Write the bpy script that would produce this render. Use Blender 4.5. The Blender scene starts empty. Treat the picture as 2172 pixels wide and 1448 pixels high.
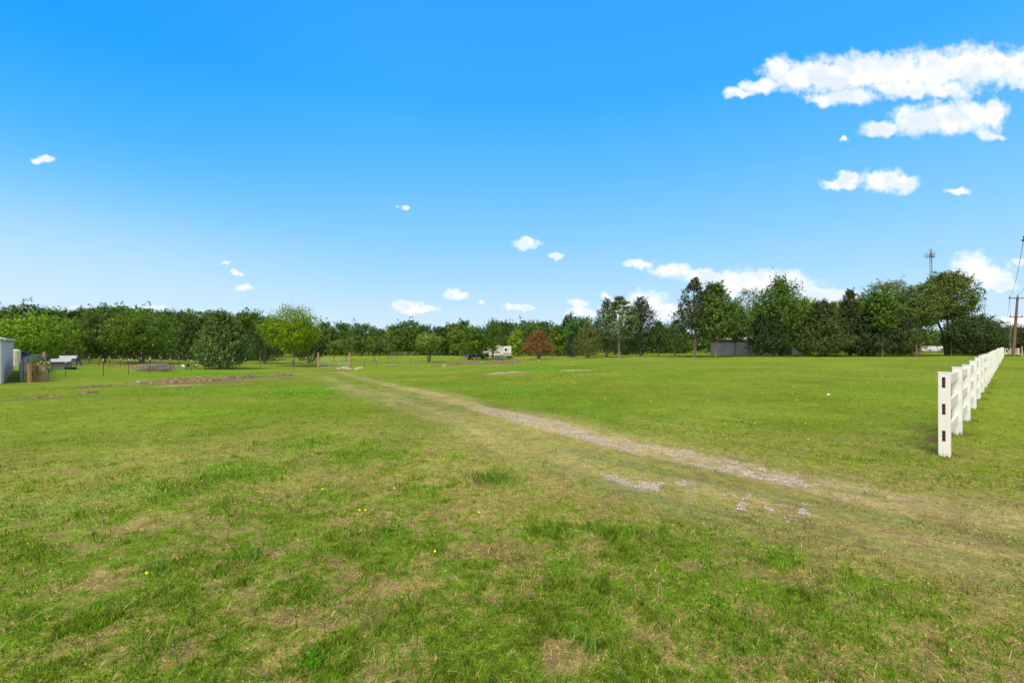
import bpy, math, random
import numpy as np
from mathutils import Vector, Matrix

# ------------------------------------------------------------------ camera, sky, sun, exposure
C = bpy.context.scene.collection
F = 965.0; CX = 1086.0; HY = 727.0; EYE = 1.6        # focal length in photo pixels, horizon row, eye height
cam_d = bpy.data.cameras.new('camera'); cam = bpy.data.objects.new('camera', cam_d); C.objects.link(cam)
cam_d.sensor_width = 36.0; cam_d.lens = 16.0; cam_d.clip_start = 0.05; cam_d.clip_end = 8000
cam.location = (0, 0, EYE); cam.rotation_euler = (math.radians(90.18), 0, 0)
bpy.context.scene.camera = cam
SUN_EL, SUN_AZ = 52.0, 200.0     # azimuth clockwise from +Y
sc = bpy.context.scene
sc.view_settings.view_transform = 'Standard'; sc.view_settings.look = 'None'
sc.view_settings.gamma = 1.0; sc.view_settings.exposure = 0.62
sun_d = bpy.data.lights.new('sun', 'SUN'); sun_d.energy = 2.3; sun_d.angle = math.radians(18); sun_d.color = (1.0, 0.91, 0.80)
sun = bpy.data.objects.new('sun', sun_d); C.objects.link(sun)
az = math.radians(SUN_AZ); el = math.radians(SUN_EL)
sdir = Vector((math.sin(az) * math.cos(el), math.cos(az) * math.cos(el), math.sin(el)))
sun.rotation_euler = sdir.to_track_quat('Z', 'Y').to_euler()

world = bpy.data.worlds.new('World'); sc.world = world; world.use_nodes = True
wt = world.node_tree; wt.nodes.clear(); N = wt.nodes.new; L = wt.links.new
def wmath(op, a, b=None, c=None, clamp=False):
    n = N('ShaderNodeMath'); n.operation = op; n.use_clamp = clamp
    for i, v in enumerate((a, b, c)):
        if v is None: continue
        if isinstance(v, (int, float)): n.inputs[i].default_value = v
        else: L(v, n.inputs[i])
    return n.outputs[0]
def wvec(op, a, b=None, c=None, out=0):
    n = N('ShaderNodeVectorMath'); n.operation = op
    for i, v in enumerate((a, b, c)):
        if v is None: continue
        if isinstance(v, tuple): n.inputs[i].default_value = v
        else: L(v, n.inputs[i])
    return n.outputs[out]
def wrange(v, a, b, c=0.0, d=1.0, smooth=True):
    n = N('ShaderNodeMapRange'); n.interpolation_type = 'SMOOTHSTEP' if smooth else 'LINEAR'
    L(v, n.inputs[0]); n.inputs[1].default_value = a; n.inputs[2].default_value = b
    n.inputs[3].default_value = c; n.inputs[4].default_value = d
    return n.outputs[0]
sky = N('ShaderNodeTexSky'); sky.sky_type = 'NISHITA'; sky.sun_disc = False
sky.sun_elevation = el; sky.sun_rotation = az; sky.air_density = 1.0; sky.dust_density = 0.6; sky.ozone_density = 2.0
tc = N('ShaderNodeTexCoord'); D = tc.outputs['Generated']
sep = N('ShaderNodeSeparateXYZ'); L(D, sep.inputs[0])
yy = wmath('MAXIMUM', sep.outputs[1], 0.02)
u = wmath('DIVIDE', sep.outputs[0], yy); v = wmath('DIVIDE', sep.outputs[2], yy)
comb = N('ShaderNodeCombineXYZ'); L(u, comb.inputs[0]); L(v, comb.inputs[1])
UV = comb.outputs[0]
# grading of the clear sky: deeper blue overhead, pale towards the horizon
elev = wmath('ARCSINE', sep.outputs[2])
SKY_RAMP = [(-0.02, (0.62, 0.79, 0.95)), (0.05, (0.56, 0.76, 0.96)), (0.13, (0.38, 0.68, 0.99)), (0.22, (0.235, 0.60, 1.0)), (0.34, (0.115, 0.50, 1.0)),
            (0.48, (0.035, 0.41, 1.0)), (0.64, (0.002, 0.30, 0.98)), (1.2, (0.004, 0.2, 0.8))]
rp = N('ShaderNodeValToRGB'); L(wrange(elev, -0.1, 1.3, smooth=False), rp.inputs[0])
cr = rp.color_ramp
while len(cr.elements) > 1: cr.elements.remove(cr.elements[-1])
for i, (e, c) in enumerate(SKY_RAMP):
    k = cr.elements[0] if i == 0 else cr.elements.new(0.5)
    k.position = (e + 0.1) / 1.4; k.color = (*c, 1)
skyb = wvec('MULTIPLY', sky.outputs[0], (0.11, 0.11, 0.11))
mixs = N('ShaderNodeMix'); mixs.data_type = 'RGBA'; mixs.inputs[0].default_value = 0.93
L(skyb, mixs.inputs[6]); L(wvec('MULTIPLY', rp.outputs[0], (0.70, 0.70, 0.70)), mixs.inputs[7])
side = wmath('MULTIPLY', wrange(sep.outputs[0], -0.15, -0.75), wrange(elev, 0.1, 0.5))     # deeper blue away from the haze, to the left
dk = N('ShaderNodeMix'); dk.data_type = 'RGBA'; dk.blend_type = 'MULTIPLY'; L(side, dk.inputs[0]); L(mixs.outputs[2], dk.inputs[6]); dk.inputs[7].default_value = (.3, .84, .98, 1)
pale = N('ShaderNodeMix'); pale.data_type = 'RGBA'; L(wmath('MULTIPLY', wmath('MULTIPLY', wrange(sep.outputs[0], -0.2, -0.8), wrange(elev, 0.30, 0.08)), 0.3), pale.inputs[0]); L(dk.outputs[2], pale.inputs[6]); pale.inputs[7].default_value = (.52, .62, .68, 1)
CLEAR = pale.outputs[2]
# clouds: puffs given by direction (as tangent coordinates), edges broken by noise
PUFFS = [(1568,196,30,11),(1610,182,42,18),(1650,150,34,34),(1705,165,60,34),(1765,160,70,40),(1830,155,80,42),(1900,155,80,42),
 (1985,145,80,46),(2060,138,80,46),(2140,145,65,42),(2200,160,60,35),(1750,213,42,13),(1800,205,60,18),(1930,190,60,22),(2010,190,60,20),
 (1868,275,42,15),(1940,255,50,33),(2000,250,62,36),(2062,246,62,36),(2108,245,28,36),(2100,288,28,11),
 (1785,389,44,13),(1800,380,28,16),(1872,385,52,25),(1915,386,30,22),(2033,409,26,8),(1790,294,9,6),
 (92,338,25,8),(860,442,13,7),(1116,517,29,11),(1183,540,18,6),(476,561,10,4),(503,580,13,4),(517,611,22,8),
 (868,650,34,15),(895,655,32,9),(968,623,27,9),(1018,639,8,5),(1103,651,38,6),(1353,561,32,12),(1425,576,48,16),
 (1228,645,26,8),(1240,662,42,12),(1290,631,13,8),(1365,645,45,30),(1320,658,60,20),(1410,660,50,20),
 (1500,590,52,20),(1560,600,70,28),(1600,600,80,30),(1670,606,60,32),(1735,632,60,24),(1790,632,26,17),
 (2058,560,38,26),(2092,585,56,26),(2120,603,45,16),(2162,556,16,7),(2040,590,40,22),(2150,686,60,16),(2000,596,12,8),
 (290,656,60,7),(160,652,20,5)]
warp = N('ShaderNodeTexNoise'); warp.inputs['Scale'].default_value = 24; warp.inputs['Detail'].default_value = 5; warp.inputs['Roughness'].default_value = 0.55
L(UV, warp.inputs['Vector'])
woff = wvec('MULTIPLY', wvec('SUBTRACT', warp.outputs['Color'], (0.5, 0.5, 0.5)), (0.058, 0.038, 0.0))
UVW = wvec('ADD', UV, woff)
cur = None
for (px, py, rx, ry) in PUFFS:
    rx *= 1.06; ry *= 1.06
    q = wvec('MULTIPLY_ADD', UVW, (F / rx, F / ry, 0), (-(px - CX) / rx, -(HY - py) / ry, 0))
    d = wvec('LENGTH', q, out=1)
    cur = d if cur is None else wmath('SMOOTH_MIN', cur, d, 0.25)
fine = N('ShaderNodeTexNoise'); fine.inputs['Scale'].default_value = 42; fine.inputs['Detail'].default_value = 8; fine.inputs['Roughness'].default_value = 0.56
L(UV, fine.inputs['Vector'])
fld = wmath('ADD', wmath('SUBTRACT', 1.0, cur), wmath('MULTIPLY', wmath('SUBTRACT', fine.outputs[0], 0.5), 1.3))
dens = wrange(fld, -0.20, 0.62)
low = wrange(v, 0.03, 0.16, 0.92, 1.0)
dens = wmath('MULTIPLY', wmath('MULTIPLY', dens, low), wrange(sep.outputs[1], 0.05, 0.2))
soft = N('ShaderNodeTexNoise'); soft.inputs['Scale'].default_value = 13; soft.inputs['Detail'].default_value = 3
L(wvec('ADD', UV, (0.0, 0.012, 0.0)), soft.inputs['Vector'])
shade = wmath('MULTIPLY', wrange(fld, 0.1, 0.7), wrange(soft.outputs[0], 0.42, 0.58, 0.0, 0.85))
ccol = N('ShaderNodeMix'); ccol.data_type = 'RGBA'; L(shade, ccol.inputs[0])
ccol.inputs[6].default_value = (0.70, 0.71, 0.72, 1); ccol.inputs[7].default_value = (0.50, 0.56, 0.66, 1)
fin = N('ShaderNodeMix'); fin.data_type = 'RGBA'; L(dens, fin.inputs[0]); L(CLEAR, fin.inputs[6]); L(ccol.outputs[2], fin.inputs[7])
fill_veil = N('ShaderNodeTexNoise'); fill_veil.inputs['Scale'].default_value = 2.2; fill_veil.inputs['Detail'].default_value = 5; L(D, fill_veil.inputs['Vector'])  # unseen pale cloud veil behind the camera, added for neutral fill light
fill_col = N('ShaderNodeMix'); fill_col.data_type = 'RGBA'; L(wrange(fill_veil.outputs[0], .35, .65), fill_col.inputs[0]); fill_col.inputs[6].default_value = (.52, .52, .50, 1); fill_col.inputs[7].default_value = (.74, .72, .68, 1)
vm_ = N('ShaderNodeMix'); vm_.data_type = 'RGBA'; L(wrange(wmath('ADD', sep.outputs[1], wmath('MULTIPLY', wmath('SUBTRACT', fill_veil.outputs[0], .5), .5)), .42, .05), vm_.inputs[0])
L(fin.outputs[2], vm_.inputs[6]); L(fill_col.outputs[2], vm_.inputs[7]); fin = vm_
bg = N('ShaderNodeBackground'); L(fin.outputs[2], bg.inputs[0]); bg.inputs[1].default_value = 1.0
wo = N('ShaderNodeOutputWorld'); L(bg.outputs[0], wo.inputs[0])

# ------------------------------------------------------------------ numpy noise
def _h(ix, iy, s):
    a = (ix.astype(np.int64) * 374761393 + iy.astype(np.int64) * 668265263 + s * 982451653) & 0xffffffff
    a = ((a ^ (a >> 13)) * 1274126177) & 0xffffffff
    a = (a ^ (a >> 16)) & 0xffff
    return a / 65535.0
def vn(x, y, s=0):
    x = np.asarray(x, float); y = np.asarray(y, float)
    xi = np.floor(x); yi = np.floor(y); fx = x - xi; fy = y - yi
    fx = fx * fx * (3 - 2 * fx); fy = fy * fy * (3 - 2 * fy)
    a = _h(xi, yi, s); b = _h(xi + 1, yi, s); c = _h(xi, yi + 1, s); d = _h(xi + 1, yi + 1, s)
    return (a * (1 - fx) + b * fx) * (1 - fy) + (c * (1 - fx) + d * fx) * fy
def fbm(x, y, s=0, o=4):
    t = 0; a = 0.5; n = 0
    for k in range(o):
        t = t + a * vn(x * 2 ** k + 17.3 * k, y * 2 ** k - 9.1 * k, s + k); n += a; a *= 0.5
    return t / n
def ss(v, a, b):
    t = np.clip((v - a) / (b - a), 0, 1); return t * t * (3 - 2 * t)

# ------------------------------------------------------------------ terrain height
def P(px, Y): return (px - CX) / F * Y
CTRL = [(0,0,0),(0,5,0),(-6,4,0),(6,5,0),(12,12,0),(-12,6,-.05),(0,12,-.12),(-8,14,-.25),(0,-20,0),(-30,-20,-.3),(30,-20,.1),(25,5,0),
 (-25,12,-.5),(P(2,33),33,-1.32),(P(28,46),46,-1.3),(P(-200,60),60,-1.3),(P(140,42),42,-1.62),(P(300,48),48,-1.68),(P(460,56),56,-1.78),
 (P(560,62),62,-2.0),(P(675,66),66,-2.12),(P(800,78),78,-2.4),(P(975,86),86,-2.14),(P(1142,92),92,-1.75),(P(1185,96),96,-1.85),
 (P(300,25),25,-.75),(P(600,25),25,-.62),(P(700,45),45,-1.3),(P(1000,25),25,-.45),(P(1000,45),45,-1.05),(P(1300,25),25,-.22),(P(1300,50),50,-.62),
 (P(1313,85),85,-1.08),(P(1500,62),62,-.32),(P(1750,60),60,-.22),(P(2000,60),60,-.2),(P(2135,58),58,-.18),(P(2000,25),25,-.03),(P(1600,30),30,-.08),
 (P(100,75),75,-1.55),(P(300,72),72,-1.6),(P(480,90),90,-2.0),(P(300,120),120,-2.2),(P(800,115),115,-2.45),(P(800,160),160,-2.5),(P(1100,160),160,-2.4),
 (P(1050,112),112,-2.15),(P(1300,130),130,-1.8),(P(1700,90),90,-.5),(P(1700,150),150,-1.0),(P(2100,120),120,-.9),(P(2150,70),70,-.45),(P(1990,75),75,-.5),
 (-160,120,-2.3),(120,40,.1),(-90,0,-.6),(90,0,.1),(0,210,-2.6),(150,180,-1.6),(-200,30,-1.5)]
_cp = np.array(CTRL, float)
def _k(r2): return np.where(r2 > 0, 0.5 * r2 * np.log(r2 + 1e-9), 0)
_n = len(_cp); _d2 = ((_cp[:, None, :2] - _cp[None, :, :2]) ** 2).sum(-1)
_A = np.zeros((_n + 3, _n + 3)); _A[:_n, :_n] = _k(_d2) + np.eye(_n) * 60.0
_A[:_n, _n] = 1; _A[:_n, _n + 1:] = _cp[:, :2]; _A[_n:, :_n] = _A[:_n, _n:].T
_w = np.linalg.solve(_A, np.r_[_cp[:, 2], 0, 0, 0])
def G(x, y):
    x = np.atleast_1d(np.asarray(x, float)); y = np.atleast_1d(np.asarray(y, float))
    r = np.hypot(x, y); f = np.minimum(1, 200 / np.maximum(r, 1)); X = x * f; Y = y * f
    o = np.full(X.shape, _w[_n]) + _w[_n + 1] * X + _w[_n + 2] * Y
    for i in range(_n): o += _w[i] * _k((X - _cp[i, 0]) ** 2 + (Y - _cp[i, 1]) ** 2)
    o -= G0
    t = ss(r, 160, 420); o = o * (1 - t) - 2.4 * t
    o += (vn(x * .9, y * .9, 5) - .5) * .05 * ss(r, 1, 4) + (vn(x * .22, y * .22, 6) - .5) * .12 * ss(r, 4, 14)
    return o
G0 = 0.0; G0 = float(G(0, 3)[0])
def g1(x, y): return float(G(x, y)[0])
def unproj(px, py):
    dx = (px - CX) / F; dz = (HY - py) / F
    Y = np.exp(np.linspace(math.log(1.5), math.log(200), 400)); h = EYE + dz * Y - G(dx * Y, Y)
    i = int(np.argmax(h < 0)) if (h < 0).any() else len(Y) - 1
    y = Y[i]; return dx * y, y

# ------------------------------------------------------------------ mesh + tagging helpers
def tag(o, label=None, cat=None, group=None, kind=None):
    if label: o['label'] = label
    if cat: o['category'] = cat
    if group: o['group'] = group
    if kind: o['kind'] = kind
    return o
def empty(name, loc, rz=0, label=None, cat=None, group=None):
    o = bpy.data.objects.new(name, None); o.empty_display_size = .2; C.objects.link(o)
    o.location = loc; o.rotation_euler = (0, 0, rz); tag(o, label, cat, group); return o
class MB:
    def __init__(s): s.v = []; s.f = []
    def add(s, vs, fs):
        b = len(s.v); s.v += [tuple(p) for p in vs]; s.f += [tuple(b + i for i in f) for f in fs]; return s
    def box(s, c, d, rz=0, rx=0, ry=0):
        m = Matrix.Rotation(rz, 3, 'Z') @ Matrix.Rotation(ry, 3, 'Y') @ Matrix.Rotation(rx, 3, 'X')
        vs = [Vector(c) + m @ Vector((sx * d[0] / 2, sy * d[1] / 2, sz * d[2] / 2)) for sx in (-1, 1) for sy in (-1, 1) for sz in (-1, 1)]
        return s.add(vs, [(0, 1, 3, 2), (4, 6, 7, 5), (0, 4, 5, 1), (2, 3, 7, 6), (0, 2, 6, 4), (1, 5, 7, 3)])
    def tube(s, pts, rs, n=8, cap=True):
        pts = [Vector(p) for p in pts]
        if not hasattr(rs, '__len__'): rs = [rs] * len(pts)
        vs = []; fs = []
        for i, p in enumerate(pts):
            t = (pts[min(i + 1, len(pts) - 1)] - pts[max(i - 1, 0)])
            if t.length < 1e-9: t = Vector((0, 0, 1))
            t.normalize(); a = Vector((0, 1, 0)) if abs(t.z) > .9 else Vector((0, 0, 1))
            x = t.cross(a).normalized(); y = t.cross(x)
            for k in range(n):
                q = 2 * math.pi * k / n; vs.append(p + (x * math.cos(q) + y * math.sin(q)) * rs[i])
        for i in range(len(pts) - 1):
            for k in range(n):
                fs.append((i * n + k, i * n + (k + 1) % n, (i + 1) * n + (k + 1) % n, (i + 1) * n + k))
        if cap: fs.append(tuple(range(n))[::-1]); fs.append(tuple((len(pts) - 1) * n + k for k in range(n)))
        return s.add(vs, fs)
    def prism(s, prof, y0, y1):     # profile in x,z extruded along y
        n = len(prof); vs = [(x, y0, z) for x, z in prof] + [(x, y1, z) for x, z in prof]
        return s.add(vs, [tuple(range(n)), tuple(range(n, 2 * n))[::-1]] + [(i, i + n, (i + 1) % n + n, (i + 1) % n) for i in range(n)])
    def build(s, name, m, parent=None, loc=None, bevel=0):
        me = bpy.data.meshes.new(name); me.from_pydata(s.v, [], s.f); me.update(); me.materials.append(m)
        o = bpy.data.objects.new(name, me); C.objects.link(o)
        if parent: o.parent = parent
        if loc: o.location = loc
        if bevel:
            b = o.modifiers.new('bevel', 'BEVEL'); b.width = bevel; b.segments = 2; b.limit_method = 'ANGLE'
        return o
def np_mesh(name, V, FQ, m, parent=None, col=None, val=None, smooth=False):
    """V (n,3), FQ (m,k) faces of equal size; col per-vertex (n,3); val per-face float"""
    me = bpy.data.meshes.new(name); k = FQ.shape[1]
    me.vertices.add(len(V)); me.vertices.foreach_set('co', V.astype(np.float32).ravel())
    me.loops.add(FQ.size); me.loops.foreach_set('vertex_index', FQ.astype(np.int32).ravel())
    me.polygons.add(len(FQ)); me.polygons.foreach_set('loop_start', (np.arange(len(FQ)) * k).astype(np.int32))
    me.polygons.foreach_set('loop_total', np.full(len(FQ), k, np.int32))
    me.update(calc_edges=True); me.validate()
    if smooth: me.polygons.foreach_set('use_smooth', np.ones(len(FQ), bool))
    if col is not None:
        a = me.color_attributes.new('Col', 'FLOAT_COLOR', 'POINT'); a.data.foreach_set('color', np.c_[col, np.ones(len(col))].astype(np.float32).ravel())
    if val is not None:
        a = me.attributes.new('val', 'FLOAT', 'FACE'); a.data.foreach_set('value', val.astype(np.float32))
    me.materials.append(m); o = bpy.data.objects.new(name, me); C.objects.link(o)
    if parent: o.parent = parent
    return o

# ------------------------------------------------------------------ materials
def newmat(name, col=(.5, .5, .5), rough=.7, metal=0, spec=.3):
    m = bpy.data.materials.new(name); m.use_nodes = True; b = m.node_tree.nodes['Principled BSDF']
    b.inputs['Base Color'].default_value = (*col, 1); b.inputs['Roughness'].default_value = rough
    b.inputs['Metallic'].default_value = metal; b.inputs['Specular IOR Level'].default_value = spec
    return m, m.node_tree, b
def noisemat(name, c1, c2, scale=5, rough=.7, metal=0, spec=.3, bump=0, stretch=(1, 1, 1), detail=5, lo=.35, hi=.65):
    m, t, b = newmat(name, c1, rough, metal, spec)
    tcn = t.nodes.new('ShaderNodeTexCoord'); mp = t.nodes.new('ShaderNodeMapping'); mp.inputs['Scale'].default_value = stretch
    n = t.nodes.new('ShaderNodeTexNoise'); n.inputs['Scale'].default_value = scale; n.inputs['Detail'].default_value = detail
    r = t.nodes.new('ShaderNodeMapRange'); r.inputs[1].default_value = lo; r.inputs[2].default_value = hi
    mx = t.nodes.new('ShaderNodeMix'); mx.data_type = 'RGBA'; mx.inputs[6].default_value = (*c1, 1); mx.inputs[7].default_value = (*c2, 1)
    t.links.new(tcn.outputs['Object'], mp.inputs[0]); t.links.new(mp.outputs[0], n.inputs['Vector']); t.links.new(n.outputs[0], r.inputs[0])
    t.links.new(r.outputs[0], mx.inputs[0]); t.links.new(mx.outputs[2], b.inputs['Base Color'])
    if bump:
        bp = t.nodes.new('ShaderNodeBump'); bp.inputs['Strength'].default_value = bump; t.links.new(n.outputs[0], bp.inputs['Height']); t.links.new(bp.outputs[0], b.inputs['Normal'])
    return m
M = {}
M['bark'] = noisemat('bark', (.10, .075, .055), (.20, .165, .13), 6, .95, bump=.5, stretch=(3, 3, .6))
M['bark_pale'] = noisemat('bark_pale', (.20, .16, .12), (.33, .28, .22), 6, .95, bump=.4, stretch=(3, 3, .6))
M['wood_post'] = noisemat('wood_post', (.33, .19, .09), (.45, .30, .16), 5, .9, stretch=(4, 4, .5))
M['pole_wood'] = noisemat('pole_wood', (.11, .07, .045), (.22, .155, .10), 5, .9, stretch=(6, 6, .4))
M['vinyl'] = noisemat('vinyl', (.74, .74, .735), (.67, .68, .67), 3, .45, spec=.4, stretch=(1, 1, .3), lo=.45, hi=.8)
M['slot'] = newmat('slot', (.012, .007, .007), .8)[0]
M['slot_rim'] = newmat('slot_rim', (.20, .09, .08), .8)[0]
M['metal_dark'] = noisemat('metal_dark', (.03, .04, .035), (.06, .065, .055), 8, .6, spec=.4)
M['wire'] = newmat('wire', (.12, .13, .13), .5, .3)[0]
M['tip'] = newmat('tip', (.8, .8, .78), .5)[0]
M['galv'] = noisemat('galv', (.36, .38, .40), (.48, .50, .51), 3, .45, .3)
M['tin_blue'] = noisemat('tin_blue', (.30, .36, .43), (.20, .25, .32), 2, .45, .3, stretch=(1, 1, 3))
M['tin_grey'] = noisemat('tin_grey', (.13, .14, .15), (.19, .20, .21), 2, .5, .2)
M['roof_pale'] = noisemat('roof_pale', (.55, .57, .60), (.66, .67, .68), 2, .45)
M['wall_white'] = noisemat('wall_white', (.50, .51, .54), (.58, .59, .61), .8, .6)
M['steel_grey'] = noisemat('steel_grey', (.075, .088, .108), (.12, .132, .155), .7, .5)  # barn wall grey darkened to carry the shade of the trees
M['rust_roof'] = noisemat('rust_roof', (.50, .45, .42), (.28, .17, .12), 1.3, .7)
M['tarp'] = noisemat('tarp', (.02, .07, .42), (.03, .11, .55), 3, .4, bump=.4)
M['cream'] = noisemat('cream', (.6, .55, .45), (.7, .66, .56), 2, .7)
M['stone'] = noisemat('stone', (.42, .38, .32), (.27, .23, .19), 4, .9, bump=.5)
M['stone_tan'] = noisemat('stone_tan', (.50, .40, .24), (.36, .28, .17), 4, .9, bump=.5)
M['straw'] = noisemat('straw', (.42, .31, .18), (.28, .19, .11), 9, .95, bump=.8)
M['rv_white'] = noisemat('rv_white', (.66, .66, .65), (.74, .74, .73), .6, .3, spec=.5)
M['rv_grey'] = newmat('rv_grey', (.22, .23, .25), .4)[0]
M['black'] = newmat('black', (.014, .015, .018), .35)[0]
M['glass'] = newmat('glass', (.03, .04, .05), .08, spec=.8)[0]
M['rubber'] = newmat('rubber', (.02, .02, .02), .85)[0]
M['chrome'] = newmat('chrome', (.55, .55, .56), .25, .8)[0]
M['paint_dark'] = newmat('paint_dark', (.012, .014, .02), .25, spec=.6)[0]
M['paint_blue'] = newmat('paint_blue', (.02, .04, .16), .3, spec=.6)[0]
M['brick'] = noisemat('brick', (.22, .11, .08), (.30, .17, .12), 4, .85)
M['yellow'] = newmat('yellow', (.85, .72, .02), .6)[0]
M['stem'] = newmat('stem', (.12, .2, .04), .6)[0]
M['antenna'] = newmat('antenna', (.16, .13, .13), .5)[0]
def soilmat():
    m = noisemat('soil', (.06, .042, .022), (.27, .195, .095), 5, .97, bump=.9, detail=8); return m
M['soil'] = soilmat()
def leafmat(name, hue_to=(1.5, 1.15, .6), transl=.35):
    m, t, b = newmat(name, rough=.65, spec=.10)
    oi = t.nodes.new('ShaderNodeObjectInfo'); at = t.nodes.new('ShaderNodeAttribute'); at.attribute_name = 'val'
    mr = t.nodes.new('ShaderNodeMapRange'); mr.inputs[3].default_value = .66; mr.inputs[4].default_value = 2.3
    t.links.new(at.outputs['Fac'], mr.inputs[0])
    vm = t.nodes.new('ShaderNodeVectorMath'); vm.operation = 'SCALE'; t.links.new(oi.outputs['Color'], vm.inputs[0]); t.links.new(mr.outputs[0], vm.inputs['Scale'])
    h = t.nodes.new('ShaderNodeVectorMath'); h.operation = 'MULTIPLY'; t.links.new(vm.outputs[0], h.inputs[0]); h.inputs[1].default_value = hue_to
    mx = t.nodes.new('ShaderNodeMix'); mx.data_type = 'RGBA'; pw = t.nodes.new('ShaderNodeMath'); pw.operation = 'POWER'; pw.inputs[1].default_value = 3
    t.links.new(at.outputs['Fac'], pw.inputs[0]); t.links.new(pw.outputs[0], mx.inputs[0]); t.links.new(vm.outputs[0], mx.inputs[6]); t.links.new(h.outputs[0], mx.inputs[7])
    t.links.new(mx.outputs[2], b.inputs['Base Color'])
    tr = t.nodes.new('ShaderNodeBsdfTranslucent'); t.links.new(mx.outputs[2], tr.inputs[0])
    ms = t.nodes.new('ShaderNodeMixShader'); ms.inputs[0].default_value = transl
    out = t.nodes['Material Output']; t.links.new(b.outputs[0], ms.inputs[1]); t.links.new(tr.outputs[0], ms.inputs[2]); t.links.new(ms.outputs[0], out.inputs[0])
    return m
M['leaf'] = leafmat('leaf'); M['needle'] = leafmat('needle', (1.3, 1.05, .8), .15)
def colmat(name, transl=0.0, noise=False):
    m, t, b = newmat(name, rough=1.0, spec=.03)
    at = t.nodes.new('ShaderNodeAttribute'); at.attribute_name = 'Col'; col = at.outputs['Color']
    if noise:
        tcn = t.nodes.new('ShaderNodeTexCoord'); fac = None
        for sc_, lo, hi in ((55, .55, 1.45), (9, .72, 1.3), (1.6, .85, 1.16)):
            n = t.nodes.new('ShaderNodeTexNoise'); n.inputs['Scale'].default_value = sc_; n.inputs['Detail'].default_value = 6; n.inputs['Roughness'].default_value = .65
            t.links.new(tcn.outputs['Object'], n.inputs['Vector'])
            r = t.nodes.new('ShaderNodeMapRange'); r.inputs[1].default_value = .3; r.inputs[2].default_value = .7; r.inputs[3].default_value = lo; r.inputs[4].default_value = hi
            t.links.new(n.outputs[0], r.inputs[0]); s = t.nodes.new('ShaderNodeVectorMath'); s.operation = 'SCALE'
            t.links.new(col, s.inputs[0]); t.links.new(r.outputs[0], s.inputs['Scale']); col = s.outputs[0]
            if fac is None: fac = n.outputs[0]
        bp = t.nodes.new('ShaderNodeBump'); bp.inputs['Strength'].default_value = .5; bp.inputs['Distance'].default_value = .03
        t.links.new(fac, bp.inputs['Height']); t.links.new(bp.outputs[0], b.inputs['Normal'])
    t.links.new(col, b.inputs['Base Color'])
    if transl:
        tr = t.nodes.new('ShaderNodeBsdfTranslucent'); t.links.new(col, tr.inputs[0]); ms = t.nodes.new('ShaderNodeMixShader'); ms.inputs[0].default_value = transl
        out = t.nodes['Material Output']; t.links.new(b.outputs[0], ms.inputs[1]); t.links.new(tr.outputs[0], ms.inputs[2]); t.links.new(ms.outputs[0], out.inputs[0])
    return m
M['ground'] = colmat('ground', noise=True); M['blade'] = colmat('blade', .3); M['pebble'] = colmat('pebble')

# ------------------------------------------------------------------ lawn colour and wear maps (world x,y)
def seg_dist(x, y, pts):
    d = np.full(x.shape, 1e9); s = np.zeros(x.shape); acc = 0
    for (a, b), (c, e) in zip(pts[:-1], pts[1:]):
        dx, dy = c - a, e - b; l2 = dx * dx + dy * dy; t = np.clip(((x - a) * dx + (y - b) * dy) / l2, 0, 1)
        q = np.hypot(x - a - t * dx, y - b - t * dy); k = q < d; d = np.where(k, q, d); s = np.where(k, acc + t * math.sqrt(l2), s); acc += math.sqrt(l2)
    return d, s
RUT1 = [unproj(*p) for p in [(2600,1165),(2172,1100),(1900,1068),(1720,1028),(1540,990),(1400,960),(1250,928),(1130,892),(1030,868),(950,845),(850,822),(780,806),(720,788)]]
RUT2 = [unproj(*p) for p in [(2600,1300),(2172,1195),(1900,1130),(1700,1090),(1560,1065),(1400,1028),(1250,990),(1080,930),(960,885),(850,850),(740,822),(690,800)]]
STREAKS = [unproj(*p) for p in [(-300,1130),(0,1075),(250,1040),(500,960),(620,900)]]
def P2(px, Y): return (P(px, Y), Y)
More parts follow.
